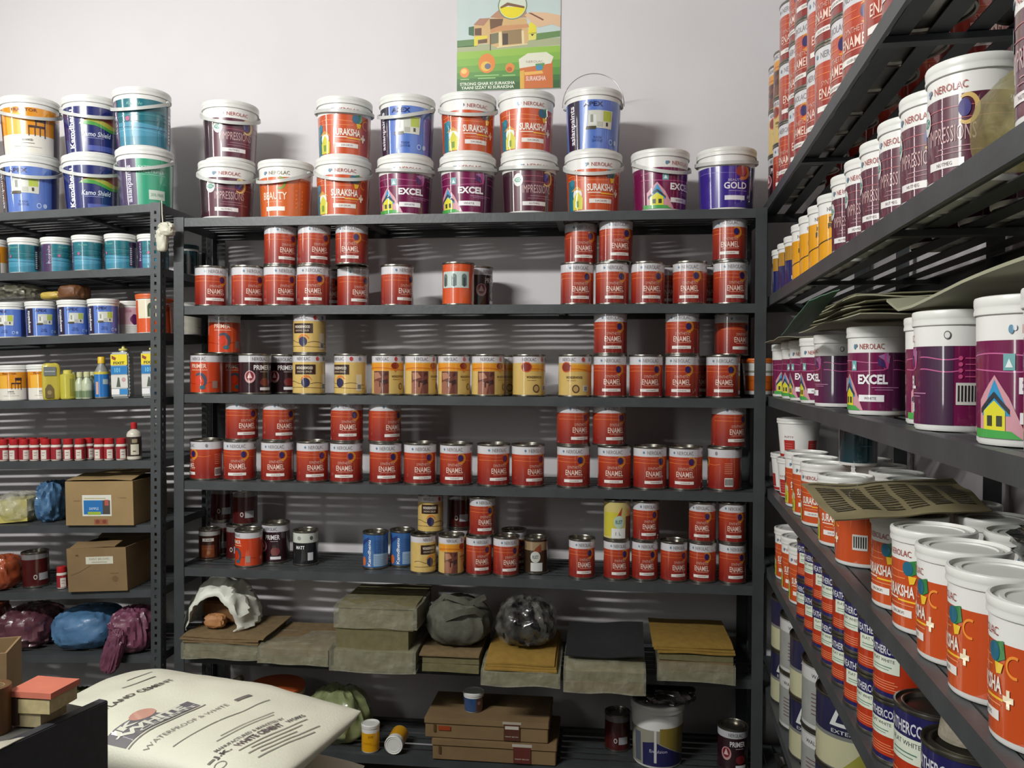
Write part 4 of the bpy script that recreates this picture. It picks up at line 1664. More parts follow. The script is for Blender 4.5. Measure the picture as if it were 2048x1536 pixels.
L('j_tra', 3, -32, yaw=0.3)
L('j_tra', 3, 30, yaw=-0.25)
L('j_tra', 3, 88, set_=0.02, yaw=-0.1)

caps = (-14, 7, 29, 49, 70, 92, 113, 137, 160, 178, 199, 219, 243)
for i, px in enumerate(caps):
    L('capjar', 4, px, set_=0.01 + 0.032 * (px == 178), yaw=0.5 * sin(i * 2.3))
for i, px in enumerate((-2, 20, 42, 64, 86)):
    L('capjar', 4, px, set_=0.075, yaw=0.6 * sin(i * 1.3), row='back')

# ================================================================== RIGHT RACK
# top shelf: ribbed tins stacked three high at the far end
for i, Y in enumerate((2.68, 2.565)):
    rec = None
    for t in range(3):
        rec = Rk((('dark_rib', 'cream_rib', 'yellow_rib'), ('enamel_rib', 'cream_rib', 'yellow_rib'))[i][t], 0, Y, yaw=-0.6 + 0.3 * sin(i + 2 * t), on=rec)
ys = [2.43 - 0.142 * k for k in range(10)]
for i, Y in enumerate(ys):
    tiers = 3 if Y > 1.95 else (2 if Y > 1.5 else 1)
    rec = None
    for t in range(tiers):
        rec = Rk('enamel_tall', 0, Y, off=0.004 + 0.006 * (i % 2), yaw=-0.75 + 0.35 * sin(i * 2.1 + t * 1.3), on=rec)
for i, Y in enumerate((2.60, 2.36, 2.08, 1.80, 1.54, 1.30)):
    Rk('enamel_rib', 0, Y, off=0.165, yaw=0.4, row='back')
# second shelf
for i, Y in enumerate((1.085, 1.205, 1.325, 1.445, 1.565, 1.69)):
    Rk('r_imp', 1, Y, yaw=(-0.62, -0.72, -0.68, -0.70, -0.62, -0.60)[i])
for i, Y in enumerate((1.835, 1.955, 2.08, 2.20)):
    Rk('r_roof', 1, Y, yaw=-0.25 - 0.1 * (i % 2))
for i, Y in enumerate((2.33, 2.455, 2.58)):
    Rk('r_bg', 1, Y, yaw=-0.1)
Rk('r_imp', 1, 0.80, off=0.0, yaw=-0.9)
for i, Y in enumerate((1.10, 1.23, 1.36, 1.49, 1.62)):
    Rk('r_imp', 1, Y, off=0.135, yaw=0.3, row='back')
# third shelf
for Y, yw in ((0.785, 0.25), (0.905, 0.18), (1.13, -1.75), (1.255, 0.30), (1.53, -0.30), (1.86, -1.45), (2.05, -0.35), (2.22, -0.4), (2.36, -0.1), (2.56, 0.35)):
    Rk('r_exc', 2, Y, off=0.006 if Y != 1.255 else 0.03, yaw=yw)
for Y in (0.86, 1.02, 1.42, 1.70, 1.95, 2.15):
    Rk('r_exc', 2, Y, off=0.135, yaw=0.3, row='back')
# fourth shelf
for Y, yw in ((0.86, -1.4), (0.985, -1.4), (1.105, -1.45), (1.225, -1.0), (1.345, -1.0), (1.63, -1.85), (1.80, -0.5), (2.02, -0.6), (2.15, -0.4), (2.28, -0.3)):
    Rk('r_sur', 3, Y, yaw=yw)
for Y in (0.96, 1.09, 1.215, 1.34, 1.47, 1.62, 1.75, 1.88, 2.01, 2.14):
    Rk('r_sur', 3, Y, off=0.132, yaw=0.3, row='back')
a = Rk('r_putty', 3, 2.43, yaw=-0.35)
Rk('r_putty', 3, 2.43, yaw=0.0, on=a)
Rk('r_putty', 3, 2.56, yaw=0.4)
# fifth shelf: two tiers of navy tins
for i, Y in enumerate((1.10, 1.205, 1.31, 1.415, 1.52, 1.625, 1.73, 1.835, 1.94, 2.045)):
    if i in (0, 1):
        Rk('r_navy_big', 4, Y - 0.035 + 0.02 * i, yaw=-0.85)
        continue
    kk = 'r_navyy' if i in (5, 6) else 'r_navy'
    a = Rk(kk, 4, Y, yaw=-0.75 + 0.25 * sin(i * 1.9))
    Rk('r_navy', 4, Y, yaw=-0.70 + 0.25 * sin(i * 2.9), on=a)
for i, Y in enumerate((2.20, 2.33, 2.46)):
    Rk('r_sur', 4, Y, yaw=-0.5)
# sixth shelf: grey tins stacked in two
for i, Y in enumerate((1.60, 1.78, 1.96, 2.14, 2.32, 2.50)):
    a = Rk('r_grey' if i % 2 == 0 else 'r_grey_tri', 5, Y, yaw=-0.4)
    if i != 0:
        Rk('r_grey_tri' if i in (1, 3, 5) else 'r_grey', 5, Y, yaw=-0.2, on=a)
for i, Y in enumerate((1.62, 1.86, 2.1, 2.34)):
    Rk('r_grey', 6, Y, yaw=-0.2)

#PART2#
# ================================================================== OTHER THINGS
def slab(name, w, d, t, m, nx=8, ny=6, warp=0.0, seed=0, sag=0.0, bow=0.0, sy=0.12):
    """thin sheet or block: x in -w/2..w/2, y in 0..d (front at 0), bottom at z = 0"""
    verts, faces = [], []
    for layer in (0, 1):
        for j in range(ny + 1):
            for i in range(nx + 1):
                x = w * (i / nx - 0.5)
                y = d * j / ny
                z = warp * noise.noise(Vector((x * 9 + seed * 3.1, y * 9, seed * 1.7)))
                if sag and y < sy:
                    z -= sag * ((sy - y) / sy) ** 2
                z += bow * (2 * i / nx - 1) ** 2
                verts.append((x, y, z + (t if layer else 0)))
    n = (nx + 1) * (ny + 1)
    for j in range(ny):
        for i in range(nx):
            a_ = j * (nx + 1) + i
            faces.append((a_, a_ + nx + 1, a_ + nx + 2, a_ + 1))
            faces.append((n + a_, n + a_ + 1, n + a_ + nx + 2, n + a_ + nx + 1))
    for i in range(nx):
        faces.append((i, i + 1, n + i + 1, n + i))
        k = ny * (nx + 1) + i
        faces.append((k + 1, k, n + k, n + k + 1))
    for j in range(ny):
        k = j * (nx + 1)
        faces.append((k + nx + 1, k, n + k, n + k + nx + 1))
        k += nx
        faces.append((k, k + nx + 1, n + k + nx + 1, n + k))
    return mesh_from(name, verts, faces, [m], smooth=30)


def blob(name, w, d, h, m, seed=0, crumple=0.12, nu=56, nv=34, e1=0.7, e2=0.75, fold=7.0, lean=0.0, tip=0.0):
    """crumpled bag: superellipsoid standing on z = 0, with folded ridges"""
    verts, faces = [], []

    def sp(v, e):
        return math.copysign(abs(v) ** e, v)
    for j in range(nv + 1):
        ph = -pi / 2 + pi * j / nv
        for i in range(nu):
            th = 2 * pi * i / nu
            cx = sp(cos(ph), e1) * sp(cos(th), e2)
            cy = sp(cos(ph), e1) * sp(sin(th), e2)
            cz = sp(sin(ph), e1)
            q = Vector((cx, cy, 0.45 * cz + 0.5 * cx)) * 1.5 + Vector((seed * 5.3, seed * 2.9, seed))
            r1 = 1.0 - 2.0 * abs(noise.noise(q * fold * 0.28))
            r2 = 1.0 - 2.0 * abs(noise.noise(q * fold * 0.55 + Vector((9, 2, 4))))
            f = 1.0 + crumple * (0.85 * r1 + 0.25 * r2 - 0.45)
            up = max(0.0, cz)
            x = cx * f * w / 2 * (1 - tip * up ** 2) + lean * up * w
            y = cy * f * d / 2 * (1 - tip * up ** 2)
            z = max(-0.93, cz * (f if cz > 0 else 1.0)) * h / 2
            verts.append((x, y, z + h / 2 * 0.93))
    for j in range(nv):
        for i in range(nu):
            faces.append((j * nu + i, j * nu + (i + 1) % nu, (j + 1) * nu + (i + 1) % nu, (j + 1) * nu + i))
    return mesh_from(name, verts, faces, [m], smooth=38)


def single(o, label, cat, group=None):
    tag(o, label, cat, group)
    return o


def quad_sheet(name, corners, m, t=0.0015, nx=18, ny=12, warp=0.006, seed=0, curl=0.0):
    """sheet through four world corners (a, b, c, d going round), with real thickness"""
    A, Bq, C, D = [Vector(c) for c in corners]
    verts, faces = [], []
    nrm = (Bq - A).cross(D - A).normalized()
    if nrm.z < 0:
        nrm = -nrm
    for layer in (0, 1):
        for j in range(ny + 1):
            for i in range(nx + 1):
                u, v = i / nx, j / ny
                p = (A * (1 - u) + Bq * u) * (1 - v) + (D * (1 - u) + C * u) * v
                z = warp * noise.noise(Vector((u * 3.5 + seed * 7.7, v * 3.0, seed)))
                z += curl * ((2 * u - 1) ** 2)
                p = p + nrm * (z + t * layer)
                verts.append(tuple(p))
    n = (nx + 1) * (ny + 1)
    for j in range(ny):
        for i in range(nx):
            a_ = j * (nx + 1) + i
            faces.append((n + a_, n + a_ + 1, n + a_ + nx + 2, n + a_ + nx + 1))
            faces.append((a_ + 1, a_, a_ + nx + 1, a_ + nx + 2))
    ring = [i for i in range(nx + 1)] + [(j * (nx + 1) + nx) for j in range(1, ny + 1)] + \
           [ny * (nx + 1) + i for i in range(nx - 1, -1, -1)] + [j * (nx + 1) for j in range(ny - 1, 0, -1)]
    for k in range(len(ring)):
        a_, b_ = ring[k], ring[(k + 1) % len(ring)]
        faces.append((a_, b_, n + b_, n + a_))
    me = mesh_from(name, verts, faces, [m], smooth=40)
    bm = bmesh.new()
    bm.from_mesh(me)
    bmesh.ops.recalc_face_normals(bm, faces=bm.faces[:])
    bm.to_mesh(me)
    bm.free()

    def mapper(u, v, layer):
        p = (A * (1 - u) + Bq * u) * (1 - v) + (D * (1 - u) + C * u) * v
        z = warp * noise.noise(Vector((u * 3.5 + seed * 7.7, v * 3.0, seed))) + curl * ((2 * u - 1) ** 2)
        return p + nrm * (z + t + 0.0006 + 0.0003 * layer)
    return me, mapper


def wall_pt(px, py):
    d = ray(px, py)
    inv = FB.inverted()
    o = inv @ Vector((0, 0, CAMZ))
    dd = inv.to_3x3() @ d
    t = (BD + 0.03 - o.y) / dd.y
    return o + dd * t


# ------------------------------------------------------------------ poster on the wall
p0 = wall_pt(913, 184)
p1 = wall_pt(1122, -34)
PW, PH = p1.x - p0.x, p1.z - p0.z
root = empty('poster')
root.matrix_world = FB @ Matrix.Translation((p0.x, BD + 0.03, p0.z))
tag(root, 'green advertising poster of a house on the back wall above the buckets', 'poster')
link('backing', box_mesh('poster_board', 0, PW, -0.004, -0.0005, 0, PH, mat('poster_board', (206, 206, 200), rough=0.5)), root)


def pz(x, y):
    return ((x - 240) / 1525.0, (1340 - y) / 1596.0)


def pp(P, pts, c, layer):
    P.poly([pz(*q) for q in pts], c, layer)


P = Print()
P.rect(0.006, 0.994, 0.43, 0.995, (196, 212, 210), 0)
pp(P, ((250, 560), (540, 545), (540, 660), (250, 665)), (96, 136, 84), 1)
pp(P, ((1400, 500), (1760, 470), (1760, 560), (1400, 600)), (104, 140, 84), 1)
pp(P, ((250, 655), (1760, 570), (1760, 680), (250, 770)), (172, 178, 140), 1)
gr = ((740, 690, (150, 192, 76)), (850, 790, (132, 182, 70)), (960, 900, (110, 164, 64)), (1060, 1020, (84, 144, 62)), (1150, 1130, (62, 116, 56)), (1230, 1215, (50, 98, 52)))
for k, (yl, yr, c) in enumerate(gr):
    pp(P, ((248, yl), (1762, yr), (1762, 1335), (248, 1335)), c, 2)
    P.shapes[-1] = P.shapes[-1][:3] + (2 + 0.15 * k, False)
pp(P, ((420, 360), (500, 350), (500, 500), (420, 480)), (70, 110, 80), 2)
pp(P, ((500, 340), (720, 240), (860, 240), (1270, 260), (1310, 590), (1280, 640), (840, 690), (700, 620), (500, 640)), (214, 178, 122), 3)
pp(P, ((490, 330), (580, 235), (735, 235), (640, 350)), (178, 132, 110), 4)
pp(P, ((735, 225), (870, 110), (1250, 110), (1290, 250), (870, 245)), (186, 140, 110), 4)
pp(P, ((510, 385), (610, 380), (610, 495), (510, 490)), (110, 76, 60), 4)
pp(P, ((500, 510), (700, 500), (690, 545), (550, 560), (550, 650), (500, 655)), (226, 212, 70), 4)
pp(P, ((560, 565), (695, 550), (695, 610), (560, 620)), (110, 84, 60), 5)
pp(P, ((730, 250), (930, 255), (900, 390), (740, 420)), (116, 84, 60), 4)
pp(P, ((740, 410), (880, 360), (1290, 350), (1310, 400), (870, 440), (740, 465)), (206, 150, 104), 5)
pp(P, ((740, 480), (860, 460), (860, 620), (740, 640)), (120, 118, 90), 4)
pp(P, ((910, 440), (1200, 420), (1210, 640), (920, 655)), (150, 126, 88), 4)
pp(P, ((920, 480), (1000, 480), (1000, 650), (920, 655)), (76, 62, 50), 5)
pp(P, ((865, 460), (905, 455), (915, 670), (865, 675)), (232, 214, 166), 6)
pp(P, ((1195, 450), (1230, 445), (1240, 650), (1205, 655)), (232, 214, 166), 6)
pp(P, ((835, 680), (1285, 645), (1285, 660), (840, 695)), (236, 220, 170), 6)
pp(P, ((735, 480), (748, 480), (748, 730), (735, 730)), (90, 70, 60), 6)
pp(P, ((1310, 330), (1410, 320), (1415, 500), (1290, 500)), (230, 218, 60), 4)
pp(P, ((1300, 490), (1415, 480), (1410, 590), (1300, 600)), (226, 220, 110), 4)
pp(P, ((1330, 505), (1380, 505), (1355, 540)), (70, 60, 40), 5)
pp(P, ((1240, 210), (1330, 170), (1560, 190), (1762, 240), (1762, 420), (1640, 370), (1440, 410), (1330, 320)), (224, 188, 152), 5)
pp(P, ((1290, 180), (1340, 185), (1520, 290), (1510, 310)), (120, 80, 60), 6)
c0 = pz(1065, 60)
P.ell(c0[0], c0[1], 0.140, 0.134, (120, 140, 110), 6, n=36)
P.ell(c0[0], c0[1], 0.130, 0.125, (214, 224, 206), 7, n=36)
P.poly([(c0[0] + 0.124 * cos(t), c0[1] + 0.119 * sin(t)) for t in [pi * 1.02 + k * (pi * 0.93) / 20 for k in range(21)]], (236, 220, 40), 8)
pp(P, ((890, 70), (990, 10), (1240, 80), (1235, 110), (1000, 60), (890, 100)), (130, 92, 70), 8)
for (x, y, rx, ry, c, c2) in ((362, 1055, 70, 78, (232, 140, 60), (246, 200, 110)), (690, 925, 125, 150, (226, 136, 50), (232, 190, 80)), (1030, 1005, 68, 75, (226, 140, 60), (190, 96, 40))):
    q = pz(x, y)
    P.ell(q[0], q[1], rx / 1525, ry / 1596, c, 5)
    q = pz(x - rx * 0.1, y - ry * 0.25 if x < 600 else y + ry * 0.3)
    P.ell(q[0], q[1], rx * 0.6 / 1525, ry * 0.5 / 1596, c2, 6)
q = pz(705, 970)
P.ell(q[0], q[1], 0.030, 0.028, (110, 110, 130), 7)
pp(P, ((1175, 880), (1290, 800), (1560, 790), (1650, 860), (1660, 1330), (1180, 1330)), (206, 112, 52), 5)
pp(P, ((1160, 880), (1290, 795), (1560, 785), (1665, 860), (1630, 960), (1170, 1020)), (226, 226, 206), 6)
pp(P, ((1400, 960), (1540, 950), (1500, 1060), (1420, 1050)), (90, 150, 90), 7)
q = pz(1455, 1020)
P.ell(q[0], q[1], 0.033, 0.026, (66, 140, 180), 8)
pp(P, ((1175, 1060), (1240, 1050), (1240, 1330), (1180, 1330)), (222, 176, 70), 6)
pp(P, ((1240, 1080), (1500, 1065), (1520, 1110), (1250, 1130)), (236, 180, 90), 7)
q = pz(1390, 925)
P.text('NEROLAC', q[0], q[1], 0.16, 0.022, (150, 120, 110), 8)
q = pz(1410, 1180)
P.text('SURAKSHA', q[0], q[1], 0.19, 0.045, (240, 214, 206), 8, bold=0.02)
for (x0, x1, y) in ((300, 430, 1165), (510, 870, 1115), (560, 820, 1158), (920, 1110, 1125)):
    a_, b_ = pz(x0, y), pz(x1, y - 14)
    P.rect(a_[0], b_[0], a_[1], b_[1], (160, 206, 130), 5)
q = pz(700, 1232)
P.text('STRONG GHAR KI SURAKSHA', q[0], q[1], 0.53, 0.030, (226, 234, 214), 6, bold=0.03)
q = pz(700, 1290)
P.text('YAANI IZZAT KI SURAKSHA', q[0], q[1], 0.51, 0.030, (226, 234, 214), 6, bold=0.03)


def flat_map(x0, z0, w_, h_, y_):
    def f(a_, b_, layer):
        return (x0 + a_ * w_, y_ - 0.0002 - 0.00012 * layer, z0 + b_ * h_)
    return f


def print_parts(P, name, mapper, step, parent, step2=None):
    o = link(name, P.build(name, mapper, step, only='art', step2=step2), parent)
    for sh in P.shapes:
        if sh[4]:
            q_ = Print()
            q_.shapes = [sh]
            link('lettering', q_.build('lettering', mapper, step, step2=step2), o)
    return o


print_parts(P, 'printed_picture', flat_map(0, 0, PW, PH, -0.004), 0.5, root)


# ------------------------------------------------------------------ cement bags
M_SACK = mat('white_woven_sack', (222, 222, 203), rough=0.55, var=0.06, scale=6, bump=0.12, bscale=220)
CB = Vector((-0.785, 2.0, 0))
CA = radians(-18)
SL, SW, ST = 0.78, 0.45, 0.15


def sack_top(u, v):
    a_ = min(1.0, abs(2 * u / SL))
    b_ = min(1.0, abs(2 * v / SW))
    return max(0.0, (1 - a_ ** 3.0)) ** 0.55 * max(0.0, (1 - b_ ** 3.2)) ** 0.5


def sack_taper(u):
    return 1.0 - 0.78 * max(0.0, u / SL + 0.12)


def sack_mesh(name, seed):
    nx, ny = 44, 32
    verts, faces = [], []
    for s in (1, -1):
        for j in range(ny + 1):
            for i in range(nx + 1):
                # denser near the rim
                u = SL / 2 * sin(pi / 2 * (2 * i / nx - 1))
                v = SW / 2 * sin(pi / 2 * (2 * j / ny - 1))
                h = sack_top(u, v)
                pin = 1 - 0.05 * abs(2 * u / SL) ** 4 - 0.03 * abs(2 * v / SW) ** 4
                n_ = 0.010 * noise.noise(Vector((u * 5 + seed * 4, v * 6, seed + s))) + 0.005 * noise.noise(Vector((u * 16, v * 14 + seed, s)))
                z = s * ST / 2 * h * (sack_taper(u) if s > 0 else 1.0) + n_ * h
                verts.append((u * pin, v * pin, ST / 2 + z))
    n = (nx + 1) * (ny + 1)
    for j in range(ny):
        for i in range(nx):
            a_ = j * (nx + 1) + i
            faces.append((a_, a_ + 1, a_ + nx + 2, a_ + nx + 1))
            faces.append((n + a_ + 1, n + a_, n + a_ + nx + 1, n + a_ + nx + 2))
    me = mesh_from(name, verts, faces, [M_SACK])
    bm = bmesh.new()
    bm.from_mesh(me)
    bmesh.ops.remove_doubles(bm, verts=bm.verts[:], dist=1e-4)
    bmesh.ops.recalc_face_normals(bm, faces=bm.faces[:])
    bm.to_mesh(me)
    bm.free()
    me.polygons.foreach_set('use_smooth', [True] * len(me.polygons))
    return me


def sack_map(seed):
    def f(uu, vv, layer):
        # print coordinates: uu runs along the text (away from the camera), vv up the text (towards the left end)
        u, v = -vv + 0.25 * (uu + 0.12), uu
        h = sack_top(u, v)
        pin = 1 - 0.05 * abs(2 * u / SL) ** 4 - 0.03 * abs(2 * v / SW) ** 4
        n_ = 0.010 * noise.noise(Vector((u * 5 + seed * 4, v * 6, seed + 1))) + 0.005 * noise.noise(Vector((u * 16, v * 14 + seed, 1)))
        return Vector((u * pin, v * pin, ST / 2 + ST / 2 * h * sack_taper(u) + n_ * h + 0.0012 + 0.0004 * layer))
    return f


INK = (92, 90, 84)
sack_z = 0.660 - ST
r = empty('cement_bag', (CB.x, CB.y, sack_z), CA)
tag(r, 'white printed cement bag lying on top of the pile beside the dark counter', 'cement bag', 'cement bags in the pile')
link('sack', sack_mesh('sack', 1), r)
P = Print()
P.text('PORTLAND CEMENT', -0.060, 0.138, 0.230, 0.020, INK, 2, bold=0.02)
P.rect(-0.02, 0.07, 0.205, 0.211, (140, 138, 128), 1)
P.rect(0.04, 0.11, 0.262, 0.267, (140, 138, 128), 1)
LX, LY, LS = -0.115, 0.005, 0.66


def lg(a_, b_):
    return (LX + (a_ + 0.010) * LS, LY + (b_ - 0.068) * LS)


P.poly([lg(*q) for q in ((-0.155, 0.022), (0.135, 0.022), (0.135, 0.079), (0.03, 0.079), (0.0, 0.122), (-0.155, 0.122))], (112, 110, 114), 1)
P.poly([lg(*q) for q in ((-0.155, 0.008), (0.145, 0.008), (0.145, 0.014), (-0.155, 0.014))], (130, 128, 122), 1)
q = lg(-0.01, 0.115)
P.ell(q[0], q[1], 0.030, 0.019, (206, 156, 138), 2)
q = lg(-0.095, 0.094)
P.text('JK', q[0], q[1], 0.060, 0.026, (226, 226, 210), 3, bold=0.05)
q = lg(-0.015, 0.060)
P.text('WHITE', q[0], q[1], 0.150, 0.022, (226, 226, 210), 3, bold=0.05)
q = lg(0.02, 0.034)
P.text('CEMENT', q[0], q[1], 0.145, 0.012, (206, 206, 196), 3, bold=0.03)
P.text('WATERPROOF & WHITE', -0.100, -0.075, 0.215, 0.013, (140, 138, 130), 2)
P.rect(0.03, 0.075, -0.082, -0.070, (120, 118, 112), 1)
P.rect(-0.185, 0.08, -0.128, -0.125, (140, 138, 130), 1)
P.rect(-0.12, 0.03, -0.186, -0.1835, (156, 154, 144), 1)
P.rect(-0.14, 0.02, -0.196, -0.1935, (156, 154, 144), 1)
P.text('MANUFACTURED & MARKETED BY', -0.075, -0.222, 0.190, 0.010, (116, 114, 108), 2, bold=0.02)
P.text('J.K.', -0.170, -0.243, 0.042, 0.017, (84, 82, 78), 2, bold=0.03)
P.text('WHITE CEMENT', -0.072, -0.243, 0.128, 0.019, (96, 90, 92), 2, bold=0.03)
P.text('WORKS', 0.035, -0.243, 0.055, 0.014, (96, 90, 92), 2, bold=0.03)
for k in range(5):
    P.rect(-0.15 + 0.02 * (k % 2), 0.05 - 0.03 * (k % 3), -0.266 - 0.013 * k, -0.2625 - 0.013 * k, (150, 148, 138), 1)
P.ring(-0.200, -0.268, 0.012, 0.012, 0.002, 0.002, (130, 128, 120), 1)
P.rect(-0.205, -0.19, -0.245, -0.238, (120, 118, 110), 1)
print_parts(P, 'sack_print', sack_map(1), 0.02, r, step2=0.02)
nb = 4
hh = sack_z / nb
for k in range(nb):
    rr_ = empty('cement_bag', (CB.x + 0.012 * (k % 2), CB.y - 0.01 * (k % 2), k * hh + 0.004), CA + 0.03 * (k % 2))
    tag(rr_, 'white cement bag in the pile, %s below the printed one' % ('fourth', 'third', 'second', 'next')[k], 'cement bag', 'cement bags in the pile')
    o = link('sack', sack_mesh('sack', 3 + k), rr_)
    o.scale = (1, 1, hh / ST * 0.90)

# ------------------------------------------------------------------ dark counter with its papers
e1 = Vector((-0.076, -0.2, 0)).normalized()
f1 = Vector((-e1.y, e1.x, 0))
if f1.x > 0:
    f1 = -f1
C1 = Vector((-0.735, 1.50, 0))
CTZ = 0.842
FC = Matrix.Identity(4)
FC.col[0][:3] = -f1        # local +x to the right edge
FC.col[1][:3] = -e1        # local +y away from the camera
FC.col[2][:3] = (0, 0, 1)
FC.col[3][:3] = (C1.x, C1.y, 0)
M_DARK = mat('dark_counter_laminate', (54, 55, 60), rough=0.5, var=0.25, scale=60)
r = empty('shop_counter')
r.matrix_world = FC
tag(r, 'dark grey counter corner at the lower left carrying pads and paper', 'counter')
link('side_panel', box_mesh('side_panel', -0.022, 0, -1.1, 0, 0, CTZ + 0.004, M_DARK, 0.002), r)
link('back_panel', box_mesh('back_panel', -0.80, -0.0225, -0.022, 0, 0, CTZ - 0.03, M_DARK, 0.002), r)
link('worktop', box_mesh('worktop', -0.80, -0.0225, -1.1, -0.0225, CTZ - 0.035, CTZ - 0.005, mat('counter_top', (84, 82, 78), rough=0.5, var=0.2)), r)


def ctop(px, py, h=0.0):
    return on_z(px, py, CTZ - 0.005 + h - CAMZ)


q0 = ctop(60, 1459)
r = empty('note_pad_stack', (q0.x, q0.y, CTZ - 0.001), atan2(FC.col[0][1], FC.col[0][0]) + 0.22)
tag(r, 'stack of paper pads with a salmon pink top on the counter', 'note pads')
link('pad', slab('pad_lower', 0.056, 0.065, 0.022, mat('kraft_paper', (150, 138, 104), rough=0.8, var=0.2, scale=90), warp=0.002), r, loc=(-0.008, 0.0, 0))
link('pad', slab('pad_middle', 0.070, 0.070, 0.024, mat('cream_paper', (176, 162, 118), rough=0.8, var=0.2, scale=90), warp=0.002), r, loc=(0.004, -0.003, 0.0245))
link('pad', slab('pad_upper', 0.082, 0.074, 0.010, mat('salmon_paper', (190, 106, 84), rough=0.7, var=0.12, scale=30), warp=0.003, seed=2), r, loc=(0.002, -0.005, 0.0505))
link('dark_strip', box_mesh('dark_strip', -0.0365, -0.020, -0.0046, 0.06, 0.003, 0.0495, mat('dark_binding', (54, 36, 30), rough=0.6)), r, loc=(0, 0, 0))
A = [ctop(-60, 1478, 0.004), ctop(60, 1478, 0.004), ctop(118, 1468, 0.004), ctop(20, 1520, 0.004)]
me, mp = quad_sheet('newspaper', [ctop(-80, 1538, .0135), ctop(0, 1500, .0135), ctop(50, 1475, .0135), ctop(-10, 1487, .0135)], mat('newsprint', (168, 164, 148), rough=0.8, var=0.25, scale=20), warp=0.001, seed=4)
single(link('newspaper', me), 'folded newspaper lying along the counter edge below the pads', 'newspaper')
q0 = ctop(-16, 1464)
r = empty('tape_roll', (q0.x, q0.y, CTZ - 0.004), 0)
tag(r, 'brown roll of tape standing at the left end of the counter', 'tape roll')
link('tape', lathe('tape', [(0.020, 0.0, 0), (0.029, 0.0, 0), (0.029, 0.078, 0), (0.026, 0.079, 0), (0.020, 0.078, 0), (0.020, 0.0, 0)], [mat('brown_tape', (96, 66, 36), rough=0.4)], cap0=False, cap1=False), r)
link('core', lathe('core', [(0.0175, 0.0, 0), (0.0195, 0.0, 0), (0.0195, 0.077, 0), (0.0175, 0.077, 0), (0.0175, 0.0, 0)], [M_CARD2], cap0=False, cap1=False), r)


# ------------------------------------------------------------------ cardboard boxes
def carton(name, w, d, h, m, flaps=True, seam=True, t=0.004):
    """front faces -y, origin at the middle of the front bottom edge"""
    r_ = empty(name)
    link('front_panel', box_mesh('front_panel', -w / 2, w / 2, 0, t, 0, h, m), r_)
    link('rear_panel', box_mesh('rear_panel', -w / 2, w / 2, d - t, d, 0, h, m), r_)
    link('side_panel', box_mesh('side_panel', w / 2 - t, w / 2, t + .0003, d - t - .0003, 0, h, m), r_)
    link('side_panel', box_mesh('side_panel', -w / 2, -w / 2 + t, t + .0003, d - t - .0003, 0, h, m), r_)
    link('bottom_panel', box_mesh('bottom_panel', -w / 2 + t + .0003, w / 2 - t - .0003, t + .0003, d - t - .0003, 0.0005, t, m), r_)
    if flaps:
        f_ = link('flap', slab('flap', w * 0.96, d * 0.45, t * 0.6, m, warp=0.006, seed=3), r_, loc=(0, 0.004, h + 0.004))
        f_.rotation_euler = (radians(7), 0, 0)
        f_ = link('flap', slab('flap', w * 0.98, d * 0.47, t * 0.6, m, warp=0.008, seed=5), r_, loc=(0.01, d * 0.50, h + 0.010))
        f_.rotation_euler = (radians(4), radians(-3), 0)
    return r_


def place_l(root_, shelf, px, set_, rz=0.0):
    p = plan_from_px(px, LO, LN, LU, set_)
    root_.location = (p.x, p.y, l_z(shelf, p.x, p.y) + 0.0012)
    l_seat(root_, shelf, radians(-5.5) + rz)
    return p


r = carton('cardboard_box', 0.10, 0.10, 0.100, M_CARD2, flaps=False)
q0 = ctop(-50, 1424)
r.location = (q0.x, q0.y, CTZ - 0.004)
r.rotation_euler = (0, 0, 0.3)
tag(r, 'small brown carton standing on the counter behind the tape roll', 'cardboard box')
r = carton('cardboard_box', 0.240, 0.22, 0.148, M_CARD)
place_l(r, 5, 199, -0.012)
tag(r, 'open brown carton with a blue sticker on the left rack', 'cardboard box')
P = Print()
P.rect(0.25, 0.68, 0.21, 0.69, (216, 216, 204), 1)
P.rect(0.27, 0.55, 0.25, 0.57, (40, 112, 176), 2)
P.rect(0.55, 0.66, 0.25, 0.57, (76, 70, 66), 2)
P.rect(0.58, 0.64, 0.45, 0.58, (170, 90, 76), 3)
P.rect(0.33, 0.52, 0.24, 0.31, (150, 176, 60), 3)
P.rect(0.28, 0.60, 0.60, 0.62, (176, 168, 120), 2)
P.text('SAMPLE', 0.42, 0.38, 0.14, 0.06, (196, 216, 236), 3)
P.rect(0.42, 0.62, 0.02, 0.14, (150, 90, 62), 1)
P.ell(0.47, 0.085, 0.03, 0.045, (120, 66, 50), 2)
P.ell(0.57, 0.085, 0.03, 0.045, (120, 66, 50), 2)
P.text('TOP', 0.83, 0.62, 0.14, 0.03, (110, 86, 56), 1)
P.rect(0.12, 0.22, 0.55, 0.565, (120, 96, 62), 1)
print_parts(P, 'sticker', flat_map(-0.12, 0, 0.240, 0.148, -0.0002), 0.5, r)

